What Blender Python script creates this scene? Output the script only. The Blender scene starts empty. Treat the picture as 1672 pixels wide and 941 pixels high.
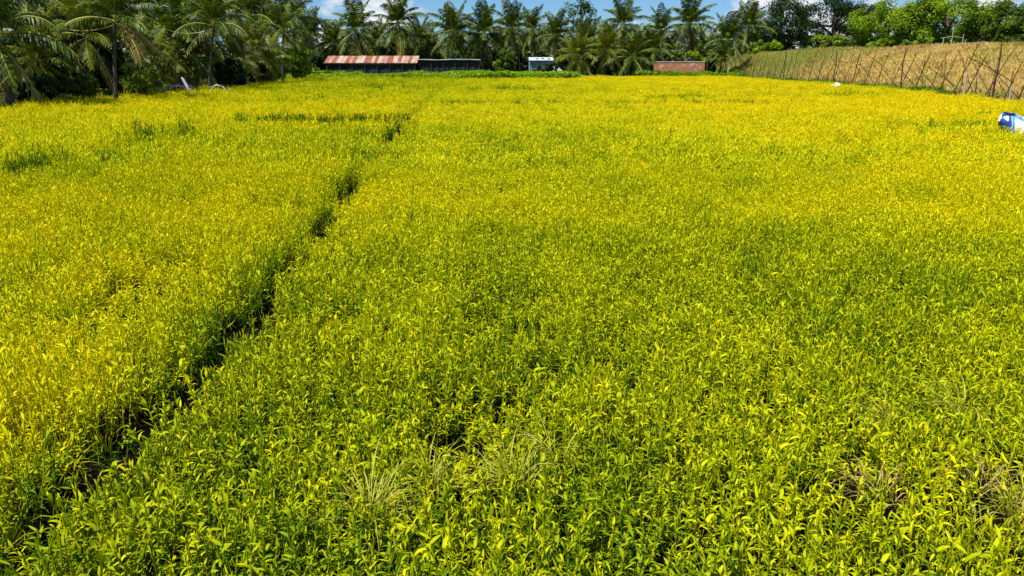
import bpy, math, random
import numpy as np

# ------------------------------------------------------------------ camera, sky, sun, exposure
R = math.radians
scene = bpy.context.scene
col = scene.collection
CAM_Z, PITCH, F, W0, H0 = 1.87, R(17.0), 1207.0, 1672.0, 941.0
cam_d = bpy.data.cameras.new('camera')
cam_d.sensor_width = 36.0
cam_d.lens = F * 36.0 / W0
cam_d.clip_start = 0.05
cam_d.clip_end = 5000
cam = bpy.data.objects.new('camera', cam_d)
col.objects.link(cam)
cam.location = (0, 0, CAM_Z)
cam.rotation_euler = (R(90) - PITCH, 0, 0)
scene.camera = cam

SUN_DIR = np.array([-0.36, -0.33, 0.82]); SUN_DIR /= np.linalg.norm(SUN_DIR)   # towards the sun
SUN_EL = math.asin(SUN_DIR[2])
SUN_AZ = math.atan2(SUN_DIR[0], SUN_DIR[1])
world = bpy.data.worlds.new('World'); scene.world = world
world.use_nodes = True
nt = world.node_tree; nt.nodes.clear()
def wn(t, **k):
    n = nt.nodes.new(t)
    for a, b in k.items(): setattr(n, a, b)
    return n
out = wn('ShaderNodeOutputWorld'); bg = wn('ShaderNodeBackground')
bg.inputs['Strength'].default_value = 0.055
sky = wn('ShaderNodeTexSky', sky_type='NISHITA')
sky.sun_disc = False; sky.sun_elevation = SUN_EL; sky.sun_rotation = SUN_AZ
sky.air_density = 1.0; sky.dust_density = 0.25; sky.ozone_density = 2.2
hsv = wn('ShaderNodeHueSaturation'); hsv.inputs['Saturation'].default_value = 1.3; hsv.inputs['Value'].default_value = 1.0
nt.links.new(sky.outputs[0], hsv.inputs['Color'])
tc = wn('ShaderNodeTexCoord')
mp = wn('ShaderNodeMapping'); mp.inputs['Scale'].default_value = (1, 1, 2.3); mp.inputs['Location'].default_value = (0.37, 0.0, 0.0)
nz = wn('ShaderNodeTexNoise'); nz.inputs['Scale'].default_value = 7.5; nz.inputs['Detail'].default_value = 9; nz.inputs['Roughness'].default_value = 0.52
rp = wn('ShaderNodeValToRGB'); rp.color_ramp.elements[0].position = 0.53; rp.color_ramp.elements[1].position = 0.60
nt.links.new(tc.outputs['Generated'], mp.inputs[0]); nt.links.new(mp.outputs[0], nz.inputs['Vector']); nt.links.new(nz.outputs['Fac'], rp.inputs[0])
mx = wn('ShaderNodeMix', data_type='RGBA'); mx.inputs[7].default_value = (11.3, 11.8, 12.6, 1)
nt.links.new(rp.outputs[0], mx.inputs[0]); tint = wn('ShaderNodeMix', data_type='RGBA', blend_type='MULTIPLY'); tint.inputs[0].default_value = 1.0; tint.inputs[7].default_value = (0.72, 1.05, 1.55, 1)
nt.links.new(hsv.outputs[0], tint.inputs[6]); nt.links.new(tint.outputs[2], mx.inputs[6])
nt.links.new(mx.outputs[2], bg.inputs['Color']); nt.links.new(bg.outputs[0], out.inputs[0])

sun_d = bpy.data.lights.new('sun', 'SUN'); sun_d.energy = 5.0; sun_d.angle = R(0.5); sun_d.color = (1.0, 0.965, 0.90)
sun = bpy.data.objects.new('sun', sun_d); col.objects.link(sun)
sun.rotation_euler = (math.pi/2 - SUN_EL, 0, math.atan2(SUN_DIR[0], -SUN_DIR[1]))
scene.view_settings.view_transform = 'Standard'; scene.view_settings.look = 'None'
scene.view_settings.exposure = 0.48; scene.view_settings.gamma = 1.0
scene.view_settings.use_curve_mapping = False
scene.cycles.max_bounces = 8; scene.cycles.transmission_bounces = 6

rng = random.Random(7)
nrg = np.random.default_rng(11)

# ------------------------------------------------------------------ helpers
def at(px, py, Y):
    """world point at forward distance Y seen in the photo at pixel px, py"""
    u = (px - W0/2)/F; v = (H0/2 - py)/F
    t = Y/(math.cos(PITCH) + v*math.sin(PITCH))
    return np.array([u*t, Y, CAM_Z + t*(-math.sin(PITCH) + v*math.cos(PITCH))])

def tag(o, label=None, cat=None, group=None, kind=None):
    if label: o['label'] = label
    if cat: o['category'] = cat
    if group: o['group'] = group
    if kind: o['kind'] = kind
    return o

def empty(name, loc, rz=0.0):
    o = bpy.data.objects.new(name, None); col.objects.link(o)
    o.empty_display_size = 0.3
    o.location = tuple(float(v) for v in loc); o.rotation_euler = (0, 0, rz)
    return o

def link(name, me, parent=None, loc=None, rz=0.0, s=1.0):
    o = bpy.data.objects.new(name, me); col.objects.link(o)
    if parent: o.parent = parent
    if loc is not None: o.location = tuple(float(v) for v in loc)
    o.rotation_euler = (0, 0, rz)
    if s != 1.0: o.scale = (s, s, s)
    return o

class MB:
    def __init__(self): self.v = []; self.f = []; self.a = []
    def quad(self, pts, a=0.5):
        b = len(self.v); self.v += [tuple(map(float, p)) for p in pts]
        self.f.append(tuple(range(b, b+len(pts)))); self.a.append(a)
    def box(self, c, s, rot=None, a=0.5):
        c = np.array(c, float); h = np.array(s, float)/2
        P = [np.array([x, y, z])*h for x in (-1, 1) for y in (-1, 1) for z in (-1, 1)]
        if rot is not None: P = [rot @ p for p in P]
        b = len(self.v); self.v += [tuple(c+p) for p in P]
        for q in ((0,1,3,2), (4,6,7,5), (0,4,5,1), (2,3,7,6), (0,2,6,4), (1,5,7,3)):
            self.f.append(tuple(b+i for i in q)); self.a.append(a)
    def tube(self, pts, rad, n=6, a=0.5, cap=True):
        pts = [np.array(p, float) for p in pts]
        b0 = len(self.v)
        for i, p in enumerate(pts):
            t = pts[min(i+1, len(pts)-1)] - pts[max(i-1, 0)]; t /= (np.linalg.norm(t)+1e-9)
            ref = np.array([0, 0, 1.0]) if abs(t[2]) < 0.9 else np.array([1.0, 0, 0])
            s = np.cross(t, ref); s /= np.linalg.norm(s); u = np.cross(s, t)
            r = rad[i] if hasattr(rad, '__len__') else rad
            for k in range(n):
                an = 2*math.pi*k/n
                self.v.append(tuple(p + r*(math.cos(an)*s + math.sin(an)*u)))
        for i in range(len(pts)-1):
            for k in range(n):
                k2 = (k+1) % n
                self.f.append((b0+i*n+k, b0+i*n+k2, b0+(i+1)*n+k2, b0+(i+1)*n+k)); self.a.append(a)
        if cap:
            self.f.append(tuple(b0+k for k in range(n))[::-1]); self.a.append(a)
            self.f.append(tuple(b0+(len(pts)-1)*n+k for k in range(n))); self.a.append(a)
    def mesh(self, name, mat, smooth=False):
        me = bpy.data.meshes.new(name); me.from_pydata(self.v, [], self.f)
        me.materials.append(mat)
        at_ = me.attributes.new('lv', 'FLOAT', 'FACE'); at_.data.foreach_set('value', np.array(self.a, np.float32))
        if smooth: me.polygons.foreach_set('use_smooth', np.ones(len(self.f), bool))
        me.update(); return me
    def build(self, name, mat, parent=None, smooth=False, loc=None):
        return link(name, self.mesh(name, mat, smooth), parent, loc)

def quads_mesh(name, V, a, mat):
    """V: (n,4,3) quads, a: per-face value"""
    n = len(V); me = bpy.data.meshes.new(name)
    me.vertices.add(n*4); me.vertices.foreach_set('co', V.reshape(-1).astype(np.float32))
    me.loops.add(n*4); me.loops.foreach_set('vertex_index', np.arange(n*4, dtype=np.int32))
    me.polygons.add(n); me.polygons.foreach_set('loop_start', np.arange(0, n*4, 4, dtype=np.int32))
    me.polygons.foreach_set('loop_total', np.full(n, 4, np.int32))
    me.materials.append(mat)
    at_ = me.attributes.new('lv', 'FLOAT', 'FACE'); at_.data.foreach_set('value', a.astype(np.float32))
    me.update(calc_edges=True); me.validate(); return me

# smooth value noise on numpy arrays
_G = np.random.default_rng(5).random((256, 256))
def vnoise(x, y, s, seed=0):
    x = np.asarray(x)/s + 37.3*seed + 100; y = np.asarray(y)/s + 91.7*seed + 100
    xi = np.floor(x).astype(int); yi = np.floor(y).astype(int); fx = x-xi; fy = y-yi
    fx = fx*fx*(3-2*fx); fy = fy*fy*(3-2*fy)
    g = lambda i, j: _G[i % 256, j % 256]
    return (g(xi, yi)*(1-fx)*(1-fy)+g(xi+1, yi)*fx*(1-fy)+g(xi, yi+1)*(1-fx)*fy+g(xi+1, yi+1)*fx*fy)
def sstep(a, b, x):
    t = np.clip((np.asarray(x, float)-a)/(b-a), 0, 1); return t*t*(3-2*t)

# ------------------------------------------------------------------ materials
def new_mat(name):
    m = bpy.data.materials.new(name); m.use_nodes = True
    n = m.node_tree; n.nodes.clear()
    return m, n, n.nodes.new, n.links.new
def ramp(N, stops):
    r = N('ShaderNodeValToRGB'); e = r.color_ramp.elements
    while len(e) < len(stops): e.new(0.5)
    for i, (p, c) in enumerate(stops): e[i].position = p; e[i].color = (*c, 1)
    return r
def leaf_mat(name, stops, rough=0.45, trans=0.35, tmul=(1.15, 1.1, 0.6), inst=False, spec=0.35, vary=0.5):
    m, n, N, L = new_mat(name)
    o = N('ShaderNodeOutputMaterial'); p = N('ShaderNodeBsdfPrincipled'); t = N('ShaderNodeBsdfTranslucent'); mix = N('ShaderNodeMixShader')
    a = N('ShaderNodeAttribute'); a.attribute_name = 'lv'
    val = a.outputs['Fac']
    if inst:
        b = N('ShaderNodeAttribute'); b.attribute_type = 'INSTANCER'; b.attribute_name = 'hue'
        s = N('ShaderNodeMath'); s.operation = 'MULTIPLY_ADD'; s.inputs[1].default_value = vary
        sh = N('ShaderNodeMath'); sh.operation = 'SUBTRACT'; sh.inputs[1].default_value = 0.5
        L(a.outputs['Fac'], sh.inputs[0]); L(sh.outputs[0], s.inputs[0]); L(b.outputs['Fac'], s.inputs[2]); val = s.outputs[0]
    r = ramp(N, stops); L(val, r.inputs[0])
    L(r.outputs[0], p.inputs['Base Color']); p.inputs['Roughness'].default_value = rough
    p.inputs['Specular IOR Level'].default_value = spec
    mm = N('ShaderNodeMix'); mm.data_type = 'RGBA'; mm.blend_type = 'MULTIPLY'; mm.inputs[0].default_value = 1
    mm.inputs[7].default_value = (*tmul, 1); L(r.outputs[0], mm.inputs[6]); L(mm.outputs[2], t.inputs['Color'])
    mix.inputs[0].default_value = trans
    L(p.outputs[0], mix.inputs[1]); L(t.outputs[0], mix.inputs[2]); L(mix.outputs[0], o.inputs[0])
    return m
def noise_mat(name, stops, scale=3.0, detail=6, rough=0.85, bump=0.0, bscale=20, stretch=(1, 1, 1), spec=0.25):
    m, n, N, L = new_mat(name)
    o = N('ShaderNodeOutputMaterial'); p = N('ShaderNodeBsdfPrincipled')
    t = N('ShaderNodeTexCoord'); mpn = N('ShaderNodeMapping'); mpn.inputs['Scale'].default_value = stretch
    z = N('ShaderNodeTexNoise'); z.inputs['Scale'].default_value = scale; z.inputs['Detail'].default_value = detail
    r = ramp(N, stops)
    L(t.outputs['Object'], mpn.inputs[0]); L(mpn.outputs[0], z.inputs['Vector']); L(z.outputs['Fac'], r.inputs[0]); L(r.outputs[0], p.inputs['Base Color'])
    p.inputs['Roughness'].default_value = rough; p.inputs['Specular IOR Level'].default_value = spec
    if bump:
        z2 = N('ShaderNodeTexNoise'); z2.inputs['Scale'].default_value = bscale; z2.inputs['Detail'].default_value = 4
        b = N('ShaderNodeBump'); b.inputs['Strength'].default_value = bump; b.inputs['Distance'].default_value = 0.05
        L(mpn.outputs[0], z2.inputs['Vector']); L(z2.outputs['Fac'], b.inputs['Height']); L(b.outputs[0], p.inputs['Normal'])
    L(p.outputs[0], o.inputs[0]); return m

M = {}
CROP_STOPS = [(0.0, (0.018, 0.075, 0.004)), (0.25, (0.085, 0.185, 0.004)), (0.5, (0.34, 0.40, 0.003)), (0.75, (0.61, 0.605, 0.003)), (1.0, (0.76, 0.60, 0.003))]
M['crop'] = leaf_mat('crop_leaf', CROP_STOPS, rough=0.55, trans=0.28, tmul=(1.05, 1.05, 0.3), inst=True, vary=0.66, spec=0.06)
M['frond'] = leaf_mat('palm_frond', [(0, (0.014, 0.036, 0.003)), (0.5, (0.050, 0.090, 0.005)), (0.9, (0.17, 0.20, 0.008)), (1, (0.40, 0.42, 0.07))], rough=0.42, trans=0.26, spec=0.18)
M['frond_bright'] = leaf_mat('bright_frond', [(0, (0.05, 0.085, 0.005)), (0.5, (0.12, 0.155, 0.007)), (0.9, (0.22, 0.22, 0.010)), (1, (0.36, 0.34, 0.07))], rough=0.45, trans=0.3, spec=0.15)
M['frond_dry'] = leaf_mat('dry_frond', [(0, (0.13, 0.12, 0.015)), (0.5, (0.24, 0.21, 0.02)), (0.9, (0.34, 0.28, 0.04)), (1, (0.42, 0.38, 0.15))], rough=0.5, trans=0.3)
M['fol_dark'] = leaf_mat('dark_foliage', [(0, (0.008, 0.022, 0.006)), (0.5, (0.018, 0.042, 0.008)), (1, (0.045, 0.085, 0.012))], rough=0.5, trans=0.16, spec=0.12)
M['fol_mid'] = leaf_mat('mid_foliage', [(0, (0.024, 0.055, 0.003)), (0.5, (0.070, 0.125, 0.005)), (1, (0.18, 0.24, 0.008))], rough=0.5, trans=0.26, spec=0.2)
M['fol_bright'] = leaf_mat('bright_foliage', [(0, (0.060, 0.14, 0.003)), (0.5, (0.17, 0.28, 0.004)), (1, (0.33, 0.43, 0.006))], rough=0.5, trans=0.3, spec=0.2)
M['weeds'] = leaf_mat('weed_leaf', [(0, (0.07, 0.16, 0.004)), (0.5, (0.17, 0.31, 0.005)), (1, (0.30, 0.42, 0.008))], rough=0.5, trans=0.35, spec=0.15)
M['dry_grass'] = leaf_mat('dry_grass', [(0, (0.17, 0.11, 0.03)), (0.5, (0.42, 0.30, 0.085)), (0.8, (0.56, 0.43, 0.15)), (1, (0.22, 0.27, 0.015))], rough=0.6, trans=0.25, tmul=(1, 1, 0.9), spec=0.2)
M['straw'] = leaf_mat('straw_blade', [(0, (0.28, 0.30, 0.01)), (0.5, (0.46, 0.43, 0.03)), (1, (0.58, 0.52, 0.12))], rough=0.5, trans=0.3, tmul=(1, 1, 0.9))
M['trunk'] = noise_mat('palm_bark', [(0.3, (0.035, 0.028, 0.021)), (0.7, (0.13, 0.105, 0.08))], scale=5, stretch=(1, 1, 6), bump=0.4)
M['bark'] = noise_mat('tree_bark', [(0.3, (0.04, 0.032, 0.024)), (0.7, (0.13, 0.105, 0.08))], scale=4, stretch=(1, 1, 0.3), bump=0.4)
M['bamboo'] = noise_mat('weathered_bamboo', [(0.3, (0.028, 0.017, 0.009)), (0.7, (0.085, 0.052, 0.026))], scale=4, stretch=(1, 1, 3), bump=0.2)
M['bamboo_pale'] = noise_mat('pale_bamboo', [(0.3, (0.30, 0.24, 0.15)), (0.7, (0.5, 0.42, 0.28))], scale=4, stretch=(1, 1, 3))
M['net'] = noise_mat('dark_netting', [(0.3, (0.010, 0.016, 0.018)), (0.6, (0.016, 0.025, 0.028)), (0.8, (0.035, 0.05, 0.05))], scale=1.2, detail=8, rough=0.8, bump=0.5, bscale=5)
M['pale_edge'] = noise_mat('pale_batten', [(0.3, (0.30, 0.29, 0.24)), (0.7, (0.55, 0.54, 0.46))], scale=2)
M['white_metal'] = noise_mat('white_roof_sheet', [(0.3, (0.38, 0.41, 0.43)), (0.7, (0.60, 0.63, 0.66))], scale=2, rough=0.5)
M['blue_sheet'] = noise_mat('blue_grey_sheet', [(0.3, (0.10, 0.20, 0.24)), (0.7, (0.17, 0.29, 0.33))], scale=1.5, stretch=(3, 3, 0.3), rough=0.5)
M['tarp'] = noise_mat('grey_tarp', [(0.3, (0.24, 0.28, 0.33)), (0.7, (0.50, 0.54, 0.60))], scale=2, rough=0.5, bump=0.5, bscale=4)
M['tarp_dark'] = noise_mat('dark_tarp', [(0.3, (0.02, 0.022, 0.026)), (0.7, (0.06, 0.065, 0.075))], scale=2, rough=0.5, bump=0.5, bscale=4)
M['white_bag'] = noise_mat('white_plastic', [(0.3, (0.66, 0.66, 0.66)), (0.7, (0.84, 0.84, 0.84))], scale=5, rough=0.4, bump=0.3, bscale=9)
M['rubble'] = noise_mat('pale_rubble', [(0.3, (0.26, 0.24, 0.22)), (0.7, (0.55, 0.52, 0.48))], scale=3, bump=0.5)

def rust_roof():
    m, n, N, L = new_mat('rusty_roof_sheet')
    o = N('ShaderNodeOutputMaterial'); p = N('ShaderNodeBsdfPrincipled')
    a = N('ShaderNodeAttribute'); a.attribute_name = 'lv'
    t = N('ShaderNodeTexCoord'); mpn = N('ShaderNodeMapping'); mpn.inputs['Scale'].default_value = (1.6, 0.5, 0.5)
    z = N('ShaderNodeTexNoise'); z.inputs['Scale'].default_value = 1.6; z.inputs['Detail'].default_value = 8; z.inputs['Roughness'].default_value = 0.65
    s = N('ShaderNodeMath'); s.operation = 'MULTIPLY_ADD'; s.inputs[1].default_value = 0.95
    L(t.outputs['Object'], mpn.inputs[0]); L(mpn.outputs[0], z.inputs['Vector']); L(z.outputs['Fac'], s.inputs[0]); L(a.outputs['Fac'], s.inputs[2])
    r = ramp(N, [(0.36, (0.46, 0.38, 0.31)), (0.60, (0.36, 0.20, 0.12)), (0.76, (0.25, 0.075, 0.03)), (1.0, (0.18, 0.045, 0.02))])
    L(s.outputs[0], r.inputs[0]); L(r.outputs[0], p.inputs['Base Color']); p.inputs['Roughness'].default_value = 0.6
    L(p.outputs[0], o.inputs[0]); return m
M['rust'] = rust_roof()
def brick_mat():
    m, n, N, L = new_mat('old_brick')
    o = N('ShaderNodeOutputMaterial'); p = N('ShaderNodeBsdfPrincipled')
    t = N('ShaderNodeTexCoord'); mpn = N('ShaderNodeMapping'); mpn.inputs['Rotation'].default_value = (R(90), 0, 0)
    b = N('ShaderNodeTexBrick'); b.inputs['Scale'].default_value = 2.2
    b.inputs['Color1'].default_value = (0.36, 0.085, 0.03, 1); b.inputs['Color2'].default_value = (0.46, 0.15, 0.06, 1); b.inputs['Mortar'].default_value = (0.40, 0.27, 0.17, 1)
    z = N('ShaderNodeTexNoise'); z.inputs['Scale'].default_value = 1.7; z.inputs['Detail'].default_value = 7
    r = ramp(N, [(0.56, (0, 0, 0)), (0.68, (1, 1, 1))])
    mixc = N('ShaderNodeMix'); mixc.data_type = 'RGBA'; mixc.inputs[7].default_value = (0.50, 0.42, 0.36, 1)
    L(t.outputs['Object'], mpn.inputs[0]); L(mpn.outputs[0], b.inputs['Vector']); L(t.outputs['Object'], z.inputs['Vector']); L(z.outputs['Fac'], r.inputs[0])
    L(r.outputs[0], mixc.inputs[0]); L(b.outputs['Color'], mixc.inputs[6]); L(mixc.outputs[2], p.inputs['Base Color'])
    p.inputs['Roughness'].default_value = 0.9; L(p.outputs[0], o.inputs[0]); return m
M['brick'] = brick_mat()

def ground_mat():
    m, n, N, L = new_mat('ground_soil')
    o = N('ShaderNodeOutputMaterial'); p = N('ShaderNodeBsdfPrincipled')
    t = N('ShaderNodeTexCoord'); z = N('ShaderNodeTexNoise'); z.inputs['Scale'].default_value = 3; z.inputs['Detail'].default_value = 8
    z3 = N('ShaderNodeTexNoise'); z3.inputs['Scale'].default_value = 0.13; z3.inputs['Detail'].default_value = 5
    soil = ramp(N, [(0.3, (0.004, 0.0035, 0.002)), (0.7, (0.014, 0.011, 0.006))])
    dry = ramp(N, [(0.3, (0.30, 0.18, 0.045)), (0.7, (0.46, 0.31, 0.08))])
    grn = ramp(N, [(0.3, (0.05, 0.085, 0.012)), (0.7, (0.11, 0.15, 0.02))])
    a = N('ShaderNodeAttribute'); a.attribute_name = 'dry'; b = N('ShaderNodeAttribute'); b.attribute_name = 'green'
    m1 = N('ShaderNodeMix'); m1.data_type = 'RGBA'; m2 = N('ShaderNodeMix'); m2.data_type = 'RGBA'
    L(t.outputs['Object'], z.inputs['Vector']); L(t.outputs['Object'], z3.inputs['Vector'])
    L(z.outputs['Fac'], soil.inputs[0]); L(z.outputs['Fac'], dry.inputs[0]); L(z.outputs['Fac'], grn.inputs[0])
    L(a.outputs['Fac'], m1.inputs[0]); L(soil.outputs[0], m1.inputs[6]); L(dry.outputs[0], m1.inputs[7])
    L(b.outputs['Fac'], m2.inputs[0]); L(m1.outputs[2], m2.inputs[6]); L(grn.outputs[0], m2.inputs[7])
    L(m2.outputs[2], p.inputs['Base Color']); p.inputs['Roughness'].default_value = 1.0; p.inputs['Specular IOR Level'].default_value = 0.0
    bm = N('ShaderNodeBump'); bm.inputs['Strength'].default_value = 0.6; bm.inputs['Distance'].default_value = 0.06
    z2 = N('ShaderNodeTexNoise'); z2.inputs['Scale'].default_value = 14; z2.inputs['Detail'].default_value = 5
    L(t.outputs['Object'], z2.inputs['Vector']); L(z2.outputs['Fac'], bm.inputs['Height']); L(bm.outputs[0], p.inputs['Normal'])
    L(p.outputs[0], o.inputs[0]); return m
M['ground'] = ground_mat()

# ------------------------------------------------------------------ ground
FENCE_X = 24.6
def fence_x(y): return 23.3 + (np.asarray(y) - 35)*0.030
def gz(x, y):
    x = np.asarray(x, float); y = np.asarray(y, float)
    wd = np.interp(y, [30, 60, 85, 100], [17, 13, 6, 5]); rise = sstep(0.6, wd, x - fence_x(y)) * np.interp(y, [30, 60, 90], [3.0, 3.0, 2.9])
    bump = (vnoise(x, y, 5.0, 2)-0.5)*0.35*sstep(2, 8, x - fence_x(y))
    return rise + bump
def furrow_x(y):
    return np.interp(y, [0, 2.15, 3.2, 4.3, 6.5, 8.9, 14, 20.8, 54, 90], [-1.76, -1.82, -1.86, -1.80, -1.98, -2.13, -2.6, -3.14, -4.7, -6.2])
def make_ground():
    xs = np.unique(np.concatenate([np.linspace(-600, -60, 12), np.linspace(-60, 22, 42), np.linspace(22, 50, 40), np.linspace(50, 600, 14)]))
    ys = np.unique(np.concatenate([np.linspace(-80, 0, 8), np.linspace(0, 130, 100), np.linspace(130, 900, 14)]))
    X, Y = np.meshgrid(xs, ys); Z = gz(X, Y)
    n, m_ = X.shape
    V = np.stack([X, Y, Z], -1).reshape(-1, 3)
    idx = np.arange(n*m_).reshape(n, m_)
    Fs = np.stack([idx[:-1, :-1], idx[:-1, 1:], idx[1:, 1:], idx[1:, :-1]], -1).reshape(-1, 4)
    me = bpy.data.meshes.new('ground'); me.from_pydata(V.tolist(), [], Fs.tolist()); me.materials.append(M['ground'])
    side = X - fence_x(Y)
    dry = sstep(0.2, 1.5, side)*1.0
    green = np.maximum(np.maximum(sstep(86, 90, Y), sstep(74, 76, Y)*(X < 6))*(1-sstep(0, 3, side)), sstep(62, 84, Y + (vnoise(X, Y, 6, 3)-0.5)*14)*sstep(-0.5, 1, side)*0.9)
    green = np.maximum(green, sstep(19.5, 22, -X)*0.6)
    green = np.maximum(green, sstep(22, 30, side))
    for nm, arr in (('dry', dry), ('green', green)):
        a = me.attributes.new(nm, 'FLOAT', 'POINT'); a.data.foreach_set('value', arr.reshape(-1).astype(np.float32))
    me.polygons.foreach_set('use_smooth', np.ones(len(me.polygons), bool))
    tag(link('ground', me), kind='structure')
make_ground()

# ------------------------------------------------------------------ instanced stuff (geometry nodes)
def stuff_object(name, P, rot, scl, pid, hue, protos, kind_label):
    me = bpy.data.meshes.new(name)
    n = len(P); me.vertices.add(n); me.vertices.foreach_set('co', P.astype(np.float32).reshape(-1))
    def A(nm, t, arr, f):
        a = me.attributes.new(nm, t, 'POINT'); a.data.foreach_set(f, arr)
    A('rot', 'FLOAT_VECTOR', rot.astype(np.float32).reshape(-1), 'vector')
    A('scl', 'FLOAT_VECTOR', scl.astype(np.float32).reshape(-1), 'vector')
    A('pid', 'INT', pid.astype(np.int32), 'value'); A('hue', 'FLOAT', hue.astype(np.float32), 'value')
    me.update()
    o = link(name, me)
    c = bpy.data.collections.new(name + ' sources')
    for k, pm in enumerate(protos):
        po = bpy.data.objects.new('%s_source_%02d' % (name, k), pm); c.objects.link(po)
    g = bpy.data.node_groups.new(name + '_scatter', 'GeometryNodeTree')
    g.interface.new_socket('Geometry', in_out='INPUT', socket_type='NodeSocketGeometry')
    g.interface.new_socket('Geometry', in_out='OUTPUT', socket_type='NodeSocketGeometry')
    N = g.nodes.new; L = g.links.new
    gi = N('NodeGroupInput'); go = N('NodeGroupOutput'); iop = N('GeometryNodeInstanceOnPoints')
    ci = N('GeometryNodeCollectionInfo'); ci.inputs['Collection'].default_value = c
    ci.inputs['Separate Children'].default_value = True; ci.inputs['Reset Children'].default_value = True
    def named(nm, dt):
        q = N('GeometryNodeInputNamedAttribute'); q.data_type = dt; q.inputs['Name'].default_value = nm
        return q.outputs['Attribute']
    L(gi.outputs[0], iop.inputs['Points']); L(ci.outputs[0], iop.inputs['Instance'])
    iop.inputs['Pick Instance'].default_value = True
    L(named('pid', 'INT'), iop.inputs['Instance Index'])
    L(named('scl', 'FLOAT_VECTOR'), iop.inputs['Scale'])
    e2r = N('FunctionNodeEulerToRotation'); L(named('rot', 'FLOAT_VECTOR'), e2r.inputs[0]); L(e2r.outputs[0], iop.inputs['Rotation'])
    L(iop.outputs[0], go.inputs[0])
    md = o.modifiers.new('scatter', 'NODES'); md.node_group = g
    tag(o, kind_label[0], kind_label[1], kind='stuff')
    return o

def leaf_into(V, Fc, A, base, az, el, Ln, w, curl, nseg, lv, rg, fold=0.35, twist=0.0):
    """one lanceolate leaf; V, Fc, A are lists"""
    p = np.array(base, float); pitch = el
    b = len(V); h = np.array([math.cos(az), math.sin(az), 0.0]); s0 = np.array([-math.sin(az), math.cos(az), 0.0])
    prof = [0.35, 0.95, 1.0, 0.62, 0.0] if nseg == 4 else ([0.45, 1.0, 0.75, 0.0] if nseg == 3 else [0.5, 1.0, 0.0])
    for i in range(nseg+1):
        d = h*math.cos(pitch) + np.array([0, 0, 1.0])*math.sin(pitch)
        up = -h*math.sin(pitch) + np.array([0, 0, 1.0])*math.cos(pitch)
        tw = twist*i/nseg
        s = s0*math.cos(tw) + up*math.sin(tw); u2 = np.cross(d, s)
        hw = w*prof[i]*0.5
        V.append(p - s*hw + u2*(hw*fold)); V.append(p.copy()); V.append(p + s*hw + u2*(hw*fold))
        if i < nseg:
            k = b+i*3
            Fc += [(k, k+1, k+4, k+3), (k+1, k+2, k+5, k+4)]; A += [lv, lv]
        p = p + d*(Ln/nseg); pitch -= curl/nseg

def leaves_mesh(name, V, Fc, A, mat):
    me = bpy.data.meshes.new(name); me.from_pydata([tuple(v) for v in V], [], Fc); me.materials.append(mat)
    a = me.attributes.new('lv', 'FLOAT', 'FACE'); a.data.foreach_set('value', np.array(A, np.float32))
    me.polygons.foreach_set('use_smooth', np.ones(len(Fc), bool)); me.update(); return me

def seedling(V, Fc, A, rg, ox=0, oy=0, nl=12, nseg=4, H=0.25, scale=1.0, wide=1.0, ls=1.0):
    lx, ly = rg.uniform(-.05, .05), rg.uniform(-.05, .05)
    plv = rg.uniform(-0.18, 0.18)
    for k in range(nl):
        t = k/(nl-1); z = H*(0.44 + 0.52*t)*scale
        az = k*2.4 + rg.uniform(-.5, .5)
        el = R(16 + 50*t + rg.uniform(-26, 26)); Ln = rg.uniform(.040, .082)*(1.08-.25*t)*scale*ls
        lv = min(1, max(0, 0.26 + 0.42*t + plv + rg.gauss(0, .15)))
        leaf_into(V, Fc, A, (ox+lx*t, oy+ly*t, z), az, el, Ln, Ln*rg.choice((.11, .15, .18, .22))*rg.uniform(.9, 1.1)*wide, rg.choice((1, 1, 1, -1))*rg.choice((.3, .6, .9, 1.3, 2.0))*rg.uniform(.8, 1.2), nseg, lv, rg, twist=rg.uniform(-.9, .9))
    # stem
    if nseg == 4:
        b = len(V)
        for z, q in ((0, 0), (H*scale, 1)):
            for an in (0, 2.1, 4.2): V.append(np.array([ox+lx*q+.003*math.cos(an), oy+ly*q+.003*math.sin(an), z]))
        for i in range(3):
            j = (i+1) % 3; Fc.append((b+i, b+j, b+3+j, b+3+i)); A.append(.38)

crop_protos = []
rg = random.Random(3)
for k in range(14):
    V, Fc, A = [], [], []
    seedling(V, Fc, A, rg, nl=rg.choice([11, 13, 15, 17]), nseg=4, H=.25*rg.uniform(.84, 1.08), ls=.74)
    crop_protos.append(leaves_mesh('seedling', V, Fc, A, M['crop']))
for k in range(4):      # thin bladed grass growing among the seedlings
    V, Fc, A = [], [], []
    for q in range(13):
        az = rg.uniform(0, 6.28)
        leaf_into(V, Fc, A, (.015*math.cos(az), .015*math.sin(az), .02), az+rg.uniform(-.5, .5), R(rg.uniform(50, 86)), rg.uniform(.13, .24), rg.uniform(.003, .006), rg.uniform(.6, 2.6), 4, rg.uniform(.2, .75), rg)
    crop_protos.append(leaves_mesh('seedling_grass', V, Fc, A, M['crop']))
for k in range(3):      # broader leaved shoots
    V, Fc, A = [], [], []
    seedling(V, Fc, A, rg, nl=8, nseg=4, H=.25, ls=.84, wide=1.25)
    crop_protos.append(leaves_mesh('seedling_shoot', V, Fc, A, M['crop']))
NEARN = len(crop_protos)
for k in range(6):      # clumps for the middle of the field
    V, Fc, A = [], [], []
    for q in range(19):
        r_ = 0.17*math.sqrt(rg.random()); an = rg.uniform(0, 6.28)
        seedling(V, Fc, A, rg, r_*math.cos(an), r_*math.sin(an), nl=8, nseg=3, H=0.25*rg.uniform(.62, 1.18), wide=1.25, scale=1.06)
    crop_protos.append(leaves_mesh('seedling_clump', V, Fc, A, M['crop']))
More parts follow.
